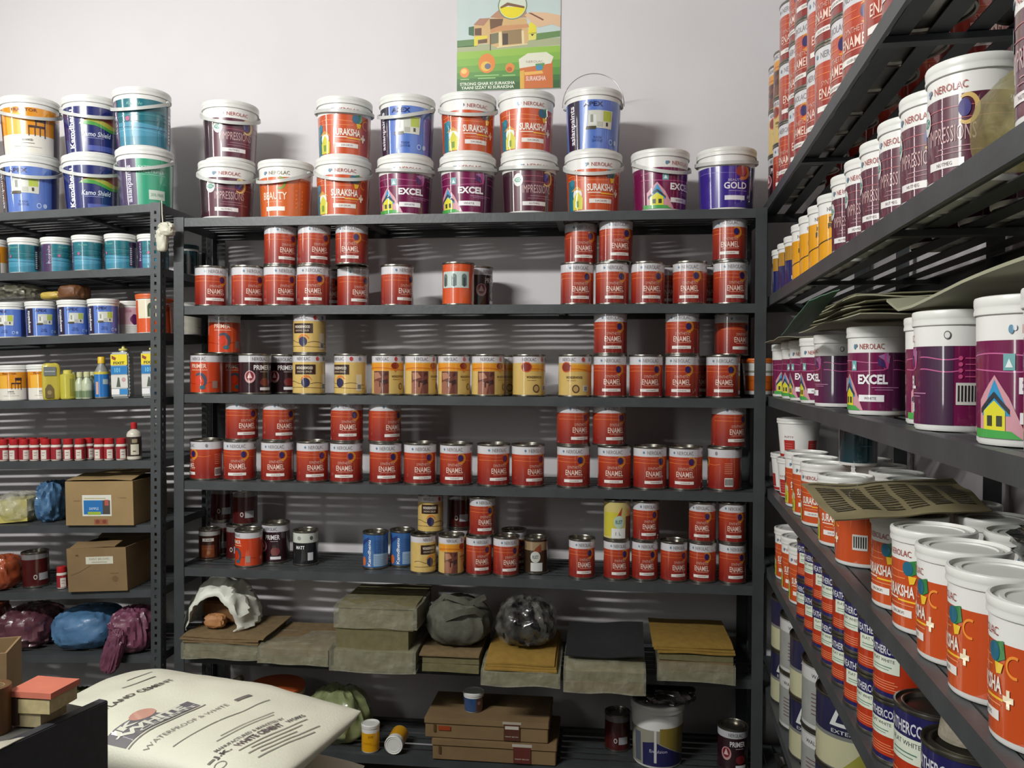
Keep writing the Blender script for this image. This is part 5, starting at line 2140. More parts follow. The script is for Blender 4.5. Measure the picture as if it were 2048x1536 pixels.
r = carton('cardboard_box', 0.208, 0.24, 0.146, M_CARD2, flaps=False)
place_l(r, 6, 195, -0.012, 0.02)
tag(r, 'brown carton with a narrow white sticker below the blue-stickered one', 'cardboard box')
P = Print()
P.rect(0.32, 0.78, 0.63, 0.80, (206, 204, 186), 1)
P.text('PAINT BRUSHES', 0.55, 0.745, 0.34, 0.05, (120, 116, 104), 2)
P.rect(0.42, 0.68, 0.665, 0.68, (140, 136, 124), 2)
P.rect(0.15, 0.2, 0.82, 0.86, (96, 76, 46), 1)
P.rect(0.72, 0.86, 0.40, 0.412, (104, 84, 52), 1)
P.ell(0.80, 0.28, 0.05, 0.07, (112, 90, 58), 1)
P.line([(0.05, 0.38), (0.2, 0.45), (0.4, 0.6)], 0.012, (104, 84, 50), 1)
print_parts(P, 'sticker', flat_map(-0.104, 0, 0.208, 0.146, -0.0002), 0.5, r)
f_ = link('flap', slab('flap', 0.16, 0.05, 0.003, M_CARD2, warp=0.004), r, loc=(-0.015, 0.004, 0.146))
f_.rotation_euler = (radians(12), 0, 0)
f_ = link('flap', slab('flap', 0.20, 0.05, 0.003, M_CARD2, warp=0.004, seed=4), r, loc=(0.0, 0.18, 0.148))
f_.rotation_euler = (radians(20), 0, 0)


def l_blob(name, label, shelf, px, set_, w, d, h, m, cat='plastic bag', seed=1, **kw):
    o = link(name, blob(name, w, d, h, m, seed, **kw))
    p = plan_from_px(px, LO, LN, LU, set_)
    o.location = (p.x, p.y, l_z(shelf, p.x, p.y) + 0.0012)
    l_seat(o, shelf, radians(-5.5))
    single(o, label, cat)
    return o


M_BLUEB = mat('blue_plastic_bag', (78, 118, 156), rough=0.45, var=0.25, scale=12, coat=0.15, bump=0.5, bscale=18)
M_PINKB = mat('pink_plastic_bag', (122, 70, 92), rough=0.4, var=0.35, scale=12, coat=0.2, bump=0.5, bscale=18)
M_PURB = mat('plum_plastic_bag', (100, 60, 70), rough=0.3, var=0.4, scale=10, coat=0.4, bump=0.6, bscale=16)
M_ORB = mat('orange_plastic_bag', (170, 84, 52), rough=0.25, var=0.3, scale=10, coat=0.5)
l_blob('plastic_bag', 'bulging blue plastic bag on the eighth shelf of the left rack', 7, 180, 0.12, 0.215, 0.22, 0.135, M_BLUEB, seed=3, crumple=0.10, fold=9)
l_blob('plastic_bag', 'glossy plum coloured plastic bag left of the bulging blue one', 7, 64, 0.12, 0.175, 0.22, 0.140, M_PURB, seed=5, crumple=0.16, fold=9)
l_blob('plastic_bag', 'orange brown plastic bag at the left edge on the eighth shelf', 7, -34, 0.12, 0.12, 0.2, 0.165, M_ORB, seed=6, crumple=0.2)
r = empty('plastic_bag')
p = plan_from_px(268, LO, LN, LU, 0.06)
r.location = (p.x, p.y, l_z(7, p.x, p.y) + 0.0012)
l_seat(r, 7, 0.0)
tag(r, 'magenta pink plastic bag hanging over the shelf edge beside the rack post', 'plastic bag')
link('bag_body', blob('bag_body', 0.135, 0.15, 0.145, M_PINKB, 11, 0.22, fold=8), r)
o = link('hanging_tail', blob('hanging_tail', 0.060, 0.045, 0.145, M_PINKB, 14, 0.22, fold=8), r, loc=(-0.052, -0.088, -0.046))
o.rotation_euler = (0, radians(18), 0)
l_blob('plastic_bag', 'blue plastic bag crumpled behind the blue-stickered carton', 5, 108, 0.10, 0.075, 0.14, 0.135, M_BLUEB, seed=8, crumple=0.3, fold=6)
r = empty('sandpaper_packet')
p = plan_from_px(24, LO, LN, LU, 0.03)
r.location = (p.x, p.y, l_z(5, p.x, p.y) + 0.005)
l_seat(r, 5, 0.15)
tag(r, 'yellow packet in clear film on the left rack beside the blue bag', 'packet')
link('block', slab('block', 0.095, 0.11, 0.075, mat('pale_yellow_paper', (190, 180, 96), rough=0.7, var=0.15), warp=0.004), r)
link('film', blob('film', 0.125, 0.15, 0.10, film('clear_film', (206, 206, 190), 0.35), 4, 0.15), r, loc=(0, 0.055, 0.0))
l_blob('plastic_bag', 'shiny orange bag at the left edge of the seventh shelf', 6, 4, 0.06, 0.105, 0.13, 0.118, M_ORB, seed=2, crumple=0.15)
L('s_maroon', 6, 72, set_=0.05, yaw=0.4)
L('capjar', 6, 124, set_=0.03, yaw=0.2)
l_blob('plastic_bag', 'dim olive plastic bag at the bottom of the left rack', 8, 138, 0.12, 0.14, 0.2, 0.10, mat('olive_plastic', (86, 90, 56), rough=0.3, var=0.4), seed=9, crumple=0.25)
l_blob('plastic_bag', 'white crumpled bag at the lower left rack beside the cement bag', 8, 215, 0.06, 0.10, 0.1, 0.09, mat('white_plastic_bag', (206, 206, 200), rough=0.35, var=0.15), seed=12, crumple=0.35)
l_blob('plastic_bag', 'white paper parcel at the lower left behind the pads', 8, 30, 0.03, 0.12, 0.1, 0.075, mat('white_plastic_bag', (206, 206, 200)), seed=13, crumple=0.25)

# film and brown packet lying on the blue jars
jt = l_z(2, LO.x + LU.x * 0.7, LO.y) + 0.124
o = link('film_wrap', blob('film_wrap', 0.14, 0.12, 0.055, film('smoky_film', (120, 118, 100), 0.55), 5, 0.3, fold=8))
p = plan_from_px(42, LO, LN, LU, 0.08)
o.location = (p.x, p.y, jt)
single(o, 'crumpled clear film lying on the blue jars of the left rack', 'plastic film')
r = empty('brush_packet')
p = plan_from_px(140, LO, LN, LU, 0.07)
r.location = (p.x, p.y, jt + 0.001)
r.rotation_euler = (0, radians(-4), -0.1)
tag(r, 'brown paper packet with a yellow end lying on the blue jars', 'packet')
link('brown_part', blob('brown_part', 0.085, 0.1, 0.05, mat('dark_brown_paper', (104, 66, 38), rough=0.5, var=0.2), 7, 0.12, e1=0.5), r, loc=(0.02, 0, 0))
link('yellow_part', blob('yellow_part', 0.075, 0.05, 0.026, mat('dull_yellow_paper', (186, 160, 70), rough=0.5, var=0.2), 9, 0.12, e1=0.6), r, loc=(-0.055, -0.01, 0.006))


# ------------------------------------------------------------------ bottles on the fourth and fifth left shelves
def bottle(name, prof, mats, cap, design=None, R=None, H=None, seg=24):
    parts = [('body', lathe('bottle_body', prof, mats, seg=seg), -1), ('cap', lathe('bottle_cap', cap[0], [cap[1]], seg=seg), -1)]
    if design:
        add_print(parts, design, cyl_map(R, R, 0, H, H), 0.25)
    return parts


def lp_dark(p):
    p.rect(-pi, pi, 0.10, 0.62, (54, 40, 32), 0)
    p.rect(-0.6, 0.5, 0.14, 0.42, (206, 200, 180), 1)
    p.rect(-0.4, 0.3, 0.46, 0.56, (150, 140, 110), 1)
    p.rect(-0.3, 0.1, 0.22, 0.25, (90, 80, 70), 2)


R_, H_ = 0.0235, 0.126
KINDS['tallbottle'] = dict(R=R_, H=H_, cat='bottle', desc='tall dark bottle with red cap', name='bottle', top=H_, parts=bottle(
    'tall', [(R_ * .9, 0, 0), (R_, 0.003, 0), (R_, H_ * .68, 0), (R_ * .85, H_ * .75, 0), (R_ * .35, H_ * .82, 0), (R_ * .35, H_ * .84, 0)],
    [mat('pale_bottle', (200, 194, 180), rough=0.35)],
    ([(R_ * .42, H_ * .83, 0), (R_ * .44, H_ * .98, 0), (R_ * .36, H_, 0)], M_REDCAP), lp_dark, R_, H_))
L('tallbottle', 4, 269, set_=0.01, yaw=0.1)


def lp_blue(p):
    p.rect(-pi, pi, 0.04, 0.58, (30, 110, 180), 0)
    p.rect(0.1, 0.9, 0.34, 0.46, (170, 186, 190), 1)
    p.rect(-pi, pi, 0.58, 0.64, (206, 190, 60), 0)
    p.rect(-0.9, -0.5, 0.1, 0.4, (206, 160, 140), 1)


R_, H_ = 0.0235, 0.142
KINDS['bluebottle'] = dict(R=R_, H=H_, cat='bottle', desc='blue bottle with yellow cap', name='bottle', top=H_, parts=bottle(
    'blue', [(R_ * .9, 0, 0), (R_, 0.003, 0), (R_, H_ * .62, 0), (R_ * .8, H_ * .70, 0), (R_ * .45, H_ * .82, 0), (R_ * .42, H_ * .85, 0)],
    [mat('grey_bottle', (130, 132, 128), rough=0.35)],
    ([(R_ * .50, H_ * .84, 0), (R_ * .50, H_ * .98, 0), (R_ * .42, H_, 0)], mat('yellow_cap', (214, 176, 40), rough=0.4)), lp_blue, R_, H_))
L('bluebottle', 3, 205, set_=0.02, yaw=0.0)


def lp_pale(p):
    p.rect(-pi, pi, 0.06, 0.30, (110, 130, 96), 0)
    p.rect(-0.5, 0.6, 0.34, 0.56, (200, 206, 180), 1)


def lp_lime(p):
    p.rect(-pi, pi, 0.05, 0.80, (186, 178, 60), 0)
    p.rect(0.2, 0.9, 0.1, 0.7, (150, 146, 60), 1)


R_, H_ = 0.0165, 0.092
KINDS['palebottle'] = dict(R=R_, H=H_, cat='bottle', desc='small pale bottle', name='bottle', top=H_, parts=bottle(
    'pale', [(R_ * .9, 0, 0), (R_, 0.003, 0), (R_, H_ * .62, 0), (R_ * .5, H_ * .78, 0), (R_ * .5, H_ * .82, 0)],
    [mat('pale_green_bottle', (176, 186, 156), rough=0.35)],
    ([(R_ * .62, H_ * .81, 0), (R_ * .62, H_ * .97, 0), (R_ * .5, H_, 0)], mat('pale_cap', (196, 196, 150), rough=0.4)), lp_pale, R_, H_))
R_, H_ = 0.024, 0.100
KINDS['limecan'] = dict(R=R_, H=H_, cat='bottle', desc='lime yellow bottle', name='bottle', top=H_, parts=bottle(
    'lime', [(R_ * .9, 0, 0), (R_, 0.003, 0), (R_, H_ * .84, 0), (R_ * .6, H_ * .88, 0)],
    [mat('lime_bottle', (190, 182, 80), rough=0.35)],
    ([(R_ * .58, H_ * .87, 0), (R_ * .58, H_ * .99, 0), (R_ * .48, H_, 0)], mat('lime_cap', (206, 196, 90), rough=0.4)), lp_lime, R_, H_))
L('limecan', 3, 137, set_=0.012, yaw=0.0)
L('palebottle', 3, 161, set_=0.035, yaw=0.2)
L('palebottle', 3, 175, set_=0.012, yaw=0.2)
L('palebottle', 3, 187, set_=0.05, yaw=0.2)
a = L('palebottle', 3, 146, set_=0.085, yaw=0.2, row='back')
# standing pouch
r = empty('powder_pouch')
p = plan_from_px(104, LO, LN, LU, 0.022)
r.location = (p.x, p.y, l_z(3, p.x, p.y) + 0.0012)
l_seat(r, 3, facing(p.x, p.y))
tag(r, 'yellow green standing pouch beside the amber jars on the left rack', 'pouch')
link('pouch', blob('pouch', 0.056, 0.032, 0.128, mat('lime_pouch', (186, 172, 66), rough=0.35, var=0.15), 3, 0.05, e1=0.35, e2=0.5), r)
P = Print()
P.rect(0.1, 0.75, 0.66, 0.90, (110, 116, 116), 1)
P.rect(0.14, 0.7, 0.76, 0.79, (170, 176, 170), 2)
P.poly(((0.15, 0.05), (0.6, 0.05), (0.6, 0.30), (0.45, 0.42), (0.3, 0.42), (0.15, 0.30)), (104, 88, 46), 1)
P.ell(0.38, 0.2, 0.12, 0.06, (150, 132, 84), 2)
print_parts(P, 'label', flat_map(-0.028, 0.0, 0.056, 0.124, -0.0185), 0.5, r)


def flat_can(px, idx):
    w_, d_, h_ = 0.062, 0.040, 0.155
    r_ = empty('solvent_can')
    p_ = plan_from_px(px, LO, LN, LU, 0.015)
    r_.location = (p_.x, p_.y, l_z(3, p_.x, p_.y) + 0.0012)
    l_seat(r_, 3, radians(-3))
    M_G = mat('silver_can', (176, 180, 178), rough=0.35, metal=0.3, var=0.1)
    link('body', box_mesh('can_body', -w_ / 2, w_ / 2, 0, d_, 0, h_, M_G, 0.005), r_)
    bm = bmesh.new()
    for k in range(11):
        z_ = 0.014 + 0.012 * k
        box_bm(bm, w_ / 2 - 0.001, w_ / 2 + 0.0015, 0.007, d_ - 0.007, z_, z_ + 0.005)
    o_ = link('side_ribs', bm_mesh('side_ribs', bm, [M_G]), r_)
    o_['kind'] = 'stuff'
    link('neck', lathe('neck', [(0.012, h_, 0), (0.011, h_ + 0.006, 0)], [M_G], seg=20), r_, loc=(0.006, d_ / 2, 0))
    link('cap', lathe('cap', [(0.0145, h_ + 0.006, 0), (0.0145, h_ + 0.012, 0), (0.006, h_ + 0.013, 0), (0.004, h_ + 0.022, 0)], [mat('pale_yellow_cap', (206, 198, 110), rough=0.4)], seg=20), r_, loc=(0.006, d_ / 2, 0))
    P_ = Print()
    P_.rect(0.04, 0.96, 0.72, 0.95, (226, 206, 30), 1)
    P_.poly(((0.1, 0.93), (0.35, 0.88), (0.3, 0.82), (0.1, 0.86)), (140, 60, 30), 2)
    P_.text('FIXIT', 0.5, 0.765, 0.62, 0.06, (50, 44, 30), 3, bold=0.03)
    P_.rect(0.04, 0.96, 0.52, 0.70, (24, 116, 180), 1)
    P_.text('101', 0.4, 0.61, 0.3, 0.10, (120, 196, 220), 2, bold=0.02)
    P_.rect(0.04, 0.96, 0.22, 0.50, (206, 206, 200), 1)
    P_.poly(((0.32, 0.24), (0.56, 0.24), (0.5, 0.44), (0.42, 0.46)), (74, 84, 70), 2)
    P_.ell(0.74, 0.40, 0.12, 0.05, (190, 150, 150), 2)
    P_.rect(0.5, 0.96, 0.08, 0.20, (44, 130, 190), 1)
    P_.rect(0.04, 0.48, 0.08, 0.20, (226, 226, 226), 1)
    print_parts(P_, 'label', flat_map(-w_ / 2, 0, w_, h_, -0.0003), 0.5, r_)
    tag(r_, ('silver rectangular can with yellow and blue label right of the blue bottle',
             'silver rectangular can with yellow and blue label against the rack post')[idx], 'can', 'rectangular cans on the left rack')


flat_can(240, 0)
flat_can(301, 1)

# knotted white plastic on the left rack corner
r = empty('knotted_bag')
kp = on_y(326, 470, 2.73)
r.location = kp
tag(r, 'knotted scrap of white plastic hanging on the left rack post', 'plastic scrap')
M_KN = mat('white_scrap', (196, 194, 176), rough=0.45, var=0.15)
link('knot', blob('knot', 0.05, 0.035, 0.045, M_KN, 2, 0.3, nu=28, nv=18), r, loc=(0.012, 0, -0.004))
link('tail', blob('tail', 0.034, 0.026, 0.075, M_KN, 4, 0.25, nu=28, nv=18, tip=-0.3), r, loc=(-0.003, 0, -0.055))
link('cord', tube('cord', [(0, 0, 0.03), (-0.006, 0.008, 0.07), (-0.009, 0.012, 0.115)], 0.002, M_KN), r)

# ------------------------------------------------------------------ sixth shelf of the middle rack: sandpaper packs and bags
M_SAND = mat('brown_sandpaper', (118, 98, 66), rough=0.9, var=0.25, scale=40, bump=0.1)
M_SAND2 = mat('olive_sandpaper', (110, 104, 70), rough=0.9, var=0.25, scale=40, bump=0.1)
M_SANDY = mat('yellow_sandpaper', (140, 110, 42), rough=0.85, var=0.2, scale=40, bump=0.1)
M_SANDB = mat('black_sandpaper', (26, 26, 28), rough=0.9, var=0.3, scale=40, bump=0.1)
M_WRAP = film('wrap_film', (170, 168, 146), 0.38, 0.15)


def pack(name, label, px0, px1, layers, over, depth, sag=0.0, wrap=None, seed=0, base=0.0):
    """layers: (thickness, material, dx, dy, dw)"""
    pc = plan_from_px((px0 + px1) / 2, BO, N, U, -over)
    a_ = plan_from_px(px0, BO, N, U, -over)
    b_ = plan_from_px(px1, BO, N, U, -over)
    w_ = (b_ - a_).length
    r_ = empty(name)
    m_ = frame(pc, U, N, BZ[5] + 0.0065 + base)
    r_.matrix_world = m_
    tag(r_, label, 'sandpaper pack')
    z = 0.0
    for k, (t, m2, dx, dy, dw) in enumerate(layers):
        link('sheet' if t < 0.012 else 'bundle', slab('sheet', w_ + dw, depth, t, m2, warp=0.002 if t > 0.012 else 0.004, seed=seed + k, sag=sag, nx=10, ny=10, sy=max(0.03, over)), r_, loc=(dx, dy, z + (0.004 if t < 0.012 else 0.0015)))
        z += t + (0.003 if t < 0.012 else 0.002)
    if wrap:
        zt = wrap
        o_ = link('wrapping', slab('wrapping', w_ + 0.012, depth * 0.7, zt + 0.006, M_WRAP, warp=0.007, seed=seed + 11, sag=sag, nx=16, ny=12, sy=max(0.03, over)), r_, loc=(0, -0.006, -0.001))
    return r_, z


pack('sandpaper_pack', 'brown sandpaper sheets under the crumpled white bag', 366, 512,
     [(0.020, M_SAND2, 0, 0, 0), (0.024, M_SAND2, 0.003, 0.004, 0), (0.004, M_SAND, 0.004, -0.006, 0.01), (0.004, M_SAND, -0.002, -0.003, 0.02), (0.003, M_SAND, 0.008, 0.004, 0.03)],
     0.035, 0.25, 0.004, wrap=0.046, seed=1)
pack('sandpaper_pack', 'low film-wrapped sandpaper pack right of the white bag', 519, 655,
     [(0.022, M_SAND2, 0, 0, 0), (0.022, M_SAND, 0.0, 0.003, 0)], 0.05, 0.27, 0.006, wrap=0.045, seed=3)
r, z = pack('sandpaper_pack', 'tall pile of three olive sandpaper packs', 668, 826,
            [(0.062, M_SAND2, 0, 0, 0), (0.064, M_SAND2, -0.006, 0.012, -0.02), (0.062, M_SAND2, 0.006, 0.010, -0.012), (0.003, M_SAND2, 0.006, 0.012, -0.005)],
            0.075, 0.27, 0.008, seed=5)
link('wrapping', slab('wrapping', 0.285, 0.20, 0.068, M_WRAP, warp=0.008, seed=21, sag=0.008, nx=16, ny=10), r, loc=(0, -0.008, -0.002))
link('wrapping', slab('wrapping', 0.275, 0.20, 0.070, M_WRAP, warp=0.006, seed=23, nx=16, ny=10), r, loc=(0.006, 0.004, 0.128))
r, z4 = pack('sandpaper_pack', 'flat tan sandpaper pack under the grey cloth bag', 846, 960,
             [(0.024, M_SAND2, 0, 0, 0), (0.020, M_SAND2, 0, 0.004, 0), (0.005, M_SAND, -0.004, -0.004, 0.01)], 0.06, 0.26, 0.006, seed=7)
r, z5 = pack('sandpaper_pack', 'yellow sandpaper sheets under the black plastic bag', 968, 1120,
             [(0.040, M_SAND2, 0, 0, 0), (0.005, M_SANDY, 0.0, -0.004, -0.01), (0.005, M_SANDY, 0.003, 0.003, -0.02), (0.005, M_SANDY, -0.003, 0.006, -0.02)], 0.10, 0.28, 0.022, wrap=0.038, seed=9)
r, z6 = pack('sandpaper_pack', 'film-wrapped pack topped with a black sheet', 1134, 1292,
             [(0.030, M_SAND, 0, 0, 0), (0.030, M_SAND2, 0, 0.004, 0)], 0.115, 0.29, 0.026, wrap=0.062, seed=12)
o = link('black_sheet', slab('black_sheet', 0.245, 0.20, 0.004, M_SANDB, warp=0.012, seed=31, nx=12, ny=8), r, loc=(0, 0.03, 0.074))
o.rotation_euler = (radians(14), 0, radians(-1))
pack('sandpaper_pack', 'thick yellow sandpaper pile beside the right post of the middle rack', 1322, 1472,
     [(0.030, M_SAND2, 0, 0, 0), (0.030, M_SAND, 0, 0.003, 0), (0.020, M_SAND2, 0, 0.004, 0), (0.005, M_SANDY, 0.0, -0.004, 0.01), (0.005, M_SANDY, -0.006, 0.0, 0.02), (0.004, M_SANDY, -0.01, 0.004, 0.02)],
     0.045, 0.27, 0.006, wrap=0.05, seed=14)

# white crumpled bag open to the front
M_WB = mat('white_kraft_bag', (214, 216, 204), rough=0.5, var=0.12, scale=14)
r = empty('crumpled_bag')
p = plan_from_px(447, BO, N, U, 0.10)
r.matrix_world = frame(p, U, N, BZ[5] + 0.081)
tag(r, 'crumpled white bag open to the front on the left sandpaper stack', 'paper bag')
verts, faces = [], []
nu, nv = 40, 22
for j in range(nv + 1):
    v = j / nv
    for i in range(nu + 1):
        th = pi * (-0.06 + 1.12 * i / nu)
        q = Vector((cos(th) * 2, sin(th) * 2, v * 3))
        f = 1 + 0.16 * (1 - 2 * abs(noise.noise(q * 1.2))) + 0.06 * noise.noise(q * 3.1)
        rad_ = (0.78 + 0.35 * sin(pi * min(1, v * 1.15)) ** 0.7) if v < 0.75 else (0.78 + 0.35 * sin(pi * 0.8625) ** 0.7) * (1 - ((v - 0.75) / 0.25) ** 2 * 0.93)
        verts.append((-cos(th) * 0.100 * f * rad_, -0.09 + 0.21 * v + 0.02 * noise.noise(q * 0.9), max(0.002, sin(th) * 0.128 * f * rad_)))
for j in range(nv):
    for i in range(nu):
        a_ = j * (nu + 1) + i
        faces.append((a_, a_ + 1, a_ + nu + 2, a_ + nu + 1))
me = mesh_from('bag_skin', verts, faces, [M_WB], smooth=30)
o = link('bag_skin', me, r)
md = o.modifiers.new('thickness', 'SOLIDIFY')
md.thickness = 0.003
link('wood_block', box_mesh('wood_block', -0.06, 0.065, -0.03, 0.06, 0.002, 0.075, mat('brown_inside', (120, 82, 46), rough=0.7, var=0.25), 0.006), r, loc=(-0.01, 0.02, 0))
o = link('tan_scrap', blob('tan_scrap', 0.07, 0.05, 0.045, mat('tan_scrap', (176, 124, 78), rough=0.6, var=0.2), 5, 0.25, nu=30, nv=18), r, loc=(-0.002, -0.055, 0.001))

# grey cloth bag
M_GC = mat('grey_cloth', (88, 88, 76), rough=0.85, var=0.25, scale=60, bump=0.15)
r = empty('cloth_bag')
p = plan_from_px(922, BO, N, U, 0.06)
r.matrix_world = frame(p, U, N, BZ[5] + 0.069)
tag(r, 'dusty grey cloth bag slumped right of the olive sandpaper pile', 'cloth bag')
link('bag_body', blob('bag_body', 0.20, 0.2, 0.150, M_GC, 21, 0.16, fold=5, tip=0.35, lean=-0.08), r)
link('handle', sweep('handle', [(-0.055, -0.070, 0.075), (-0.03, -0.10, 0.10), (0.02, -0.105, 0.122), (0.065, -0.085, 0.125), (0.085, -0.06, 0.10)], 0.020, 0.004, M_GC), r)
link('handle', sweep('handle', [(-0.075, -0.02, 0.115), (-0.045, -0.05, 0.160), (0.0, -0.055, 0.150), (0.04, -0.05, 0.135), (0.09, -0.03, 0.155)], 0.018, 0.004, M_GC), r)
# black shiny bag
r = empty('plastic_bag')
p = plan_from_px(1056, BO, N, U, 0.04)
r.matrix_world = frame(p, U, N, BZ[5] + 0.080)
tag(r, 'shiny black plastic bag on the yellow sandpaper sheets', 'plastic bag')
link('bag_body', blob('bag_body', 0.165, 0.17, 0.135, mat('black_film', (22, 22, 24), rough=0.15, var=0.3, coat=0.6, bump=0.6, bscale=18), 33, 0.26, fold=6, tip=0.3), r)
link('clear_film', blob('clear_film', 0.185, 0.19, 0.150, film('thin_clear_film', (150, 150, 140), 0.14, 0.08), 35, 0.22, fold=6, tip=0.3), r)

# ------------------------------------------------------------------ lowest shelf of the middle rack
Z7 = BZ[6] + 0.0012


def b_root(name, label, cat, px, set_, rz=0.0):
    r_ = empty(name)
    p_ = plan_from_px(px, BO, N, U, set_)
    r_.matrix_world = frame(p_, U, N, Z7) @ Matrix.Rotation(rz, 4, 'Z')
    tag(r_, label, cat)
    return r_


r = b_root('plastic_tub', 'white tub with an orange lid half wrapped in film on the lowest shelf', 'plastic tub', 554, 0.135)
link('body', lathe('tub_body', [(0.072, 0, 0), (0.078, 0.004, 0), (0.093, 0.150, 0)], [mat('grey_white_tub', (178, 176, 160), rough=0.4)]), r)
link('lid', lathe('tub_lid', [(0.094, 0.150, 0), (0.097, 0.152, 0), (0.098, 0.162, 0), (0.094, 0.166, 0), (0.02, 0.166, 0)], [mat('orange_lid_dull', (196, 92, 40), rough=0.5)], cap0=False), r)
link('rim', lathe('tub_rim', [(0.0935, 0.132, 0), (0.0975, 0.136, 0), (0.0975, 0.1485, 0), (0.0945, 0.1495, 0)], [mat('cream_rim', (206, 186, 160), rough=0.4)], cap0=False, cap1=False), r)
link('film', blob('film', 0.10, 0.10, 0.150, film('clear_film', (206, 206, 190), 0.35), 41, 0.2), r, loc=(0.06, -0.05, 0.0))
o = link('plastic_bag', blob('plastic_bag', 0.215, 0.2, 0.175, mat('green_grey_film', (150, 160, 112), rough=0.25, var=0.4, scale=9, coat=0.3), 51, 0.20, fold=5, tip=0.25))
p = plan_from_px(676, BO, N, U, 0.12)
o.matrix_world = frame(p, U, N, Z7)
single(o, 'pale green plastic bag between the orange-lidded tub and yellow jar', 'plastic bag')
r = b_root('paper_scraps', 'white paper and card scraps behind the cement bag at the left', 'paper scraps', 444, 0.11)
o = link('white_card', slab('white_card', 0.05, 0.004, 0.17, mat('white_card', (186, 186, 172), rough=0.6), warp=0.003), r, loc=(-0.075, -0.05, 0.0))
o.rotation_euler = (radians(-8), radians(9), 0)
link('white_bundle', blob('white_bundle', 0.095, 0.12, 0.115, mat('white_plastic_bag', (206, 206, 200)), 61, 0.22), r, loc=(0.03, 0, 0))
o = link('rolled_paper', tube('rolled_paper', [(-0.04, 0.02, 0.115), (0.02, 0.0, 0.135), (0.055, 0.0, 0.155)], 0.014, mat('brown_roll', (120, 84, 66), rough=0.6, var=0.3)), r)
o = link('rolled_paper', tube('rolled_paper', [(-0.05, 0.05, 0.14), (0.02, 0.04, 0.155), (0.055, 0.04, 0.175)], 0.013, mat('grey_roll', (140, 134, 116), rough=0.6, var=0.3)), r)
B('yjar', 6, 743, set_=0.004, yaw=-0.1)
# lying jar: cap towards the camera
K = KINDS['yjar']
r = empty('colour_jar')
p = plan_from_px(789, BO, N, U, 0.004)
Rj, Hj = K['R'], K['H']
mj = Matrix.Translation((p.x, p.y, Z7 + Rj + 0.001)) @ Matrix.Rotation(facing(p.x, p.y) - 0.25, 4, 'Z') @ Matrix.Rotation(radians(90), 4, 'X') @ Matrix.Translation((0, 0, -Hj))
r.matrix_world = mj
for nm, me, par in K['parts']:
    if par < 0:
        o = link(nm, me, r)
        last = o
    else:
        link(nm, me, last)
tag(r, 'yellow jar lying on its side with the white cap to the front', 'jar')


def flat_box(label, px0, px1, z0, h, over, depth, stick, rz=0.0):
    a_ = plan_from_px(px0, BO, N, U, -over)
    b_ = plan_from_px(px1, BO, N, U, -over)
    w_ = (b_ - a_).length
    r_ = empty('flat_carton')
    r_.matrix_world = frame((a_ + b_) / 2, U, N, Z7 + z0) @ Matrix.Rotation(rz, 4, 'Z')
    tag(r_, label, 'cardboard box')
    link('tray', box_mesh('tray', -w_ / 2, w_ / 2, 0, depth, 0, h * 0.68, M_CARD2, 0.002), r_)
    link('top_cover', box_mesh('top_cover', -w_ / 2 - 0.003, w_ / 2 + 0.003, -0.003, depth + 0.003, h * 0.70, h, M_CARD2, 0.002), r_)
    P_ = Print()
    for (x0, x1, y0, y1, c, l_) in stick:
        P_.rect(x0, x1, y0, y1, c, l_)
    P_.text('PAINT BRUSH', (stick[0][0] + stick[0][1]) / 2, stick[0][2] + 0.25 * (stick[0][3] - stick[0][2]), (stick[0][1] - stick[0][0]) * 0.8, 0.06, (206, 196, 184), 4)
    main, marks = Print(), Print()
    main.shapes = [q_ for q_ in P_.shapes if q_[4] or q_[0][0][0] > 0.5]
    print_parts(main, 'sticker', flat_map(-w_ / 2, 0, w_, h, -0.0034), 0.5, r_)
    for q_ in P_.shapes:
        if not q_[4] and q_[0][0][0] <= 0.5:
            marks = Print()
            marks.shapes = [q_]
            link('printed_mark', marks.build('printed_mark', flat_map(-w_ / 2, 0, w_, h, -0.0034), 0.5), r_)
    return r_


flat_box('upper of two flat brown cartons with a maroon sticker', 853, 1100, 0.069, 0.066, 0.0, 0.22,
         [(0.645, 0.775, 0.06, 0.86, (84, 46, 34), 1), (0.635, 0.785, 0.86, 0.99, (176, 168, 150), 2), (0.655, 0.765, 0.62, 0.78, (200, 194, 180), 2), (0.11, 0.21, 0.40, 0.62, (150, 64, 34), 1), (0.07, 0.09, 0.3, 0.7, (90, 68, 40), 1)])
flat_box('lower of two flat brown cartons with a maroon sticker', 868, 1116, 0.0, 0.067, 0.006, 0.23,
         [(0.66, 0.80, 0.06, 0.86, (96, 40, 34), 1), (0.65, 0.81, 0.84, 0.99, (186, 178, 164), 2), (0.05, 0.07, 0.3, 0.7, (90, 68, 40), 1)])
p = plan_from_px(950, BO, N, U, 0.075)
r = put('btub', p.x, p.y, Z7 + 0.1365, yaw=-0.2)
r['label'] = 'small blue tub with a white lid standing on the flat cartons'
B('npail', 6, 1320, set_=0.004, yaw=0.0)
p = plan_from_px(1330, BO, N, U, 0.09)
o = link('film_wrap', blob('film_wrap', 0.19, 0.16, 0.055, mat('grey_black_film', (50, 46, 46), rough=0.2, var=0.5, coat=0.4), 71, 0.3, fold=6))
o.matrix_world = frame(p, U, N, Z7 + 0.2012)
single(o, 'dark crumpled film on top of the navy and cream pail', 'plastic film')
B('s_maroon', 6, 1240, set_=0.12, yaw=0.3, row='back')
B('s_primer_d', 6, 1472, set_=0.02, yaw=0.2)

# ------------------------------------------------------------------ right rack extras
M_BOARD = mat('grey_green_card', (158, 158, 134), rough=0.75, var=0.2, scale=9)
M_BOARD2 = mat('dull_card', (116, 112, 88), rough=0.8, var=0.25, scale=9)
zt3 = r_z(2, 1.4) + 0.1625


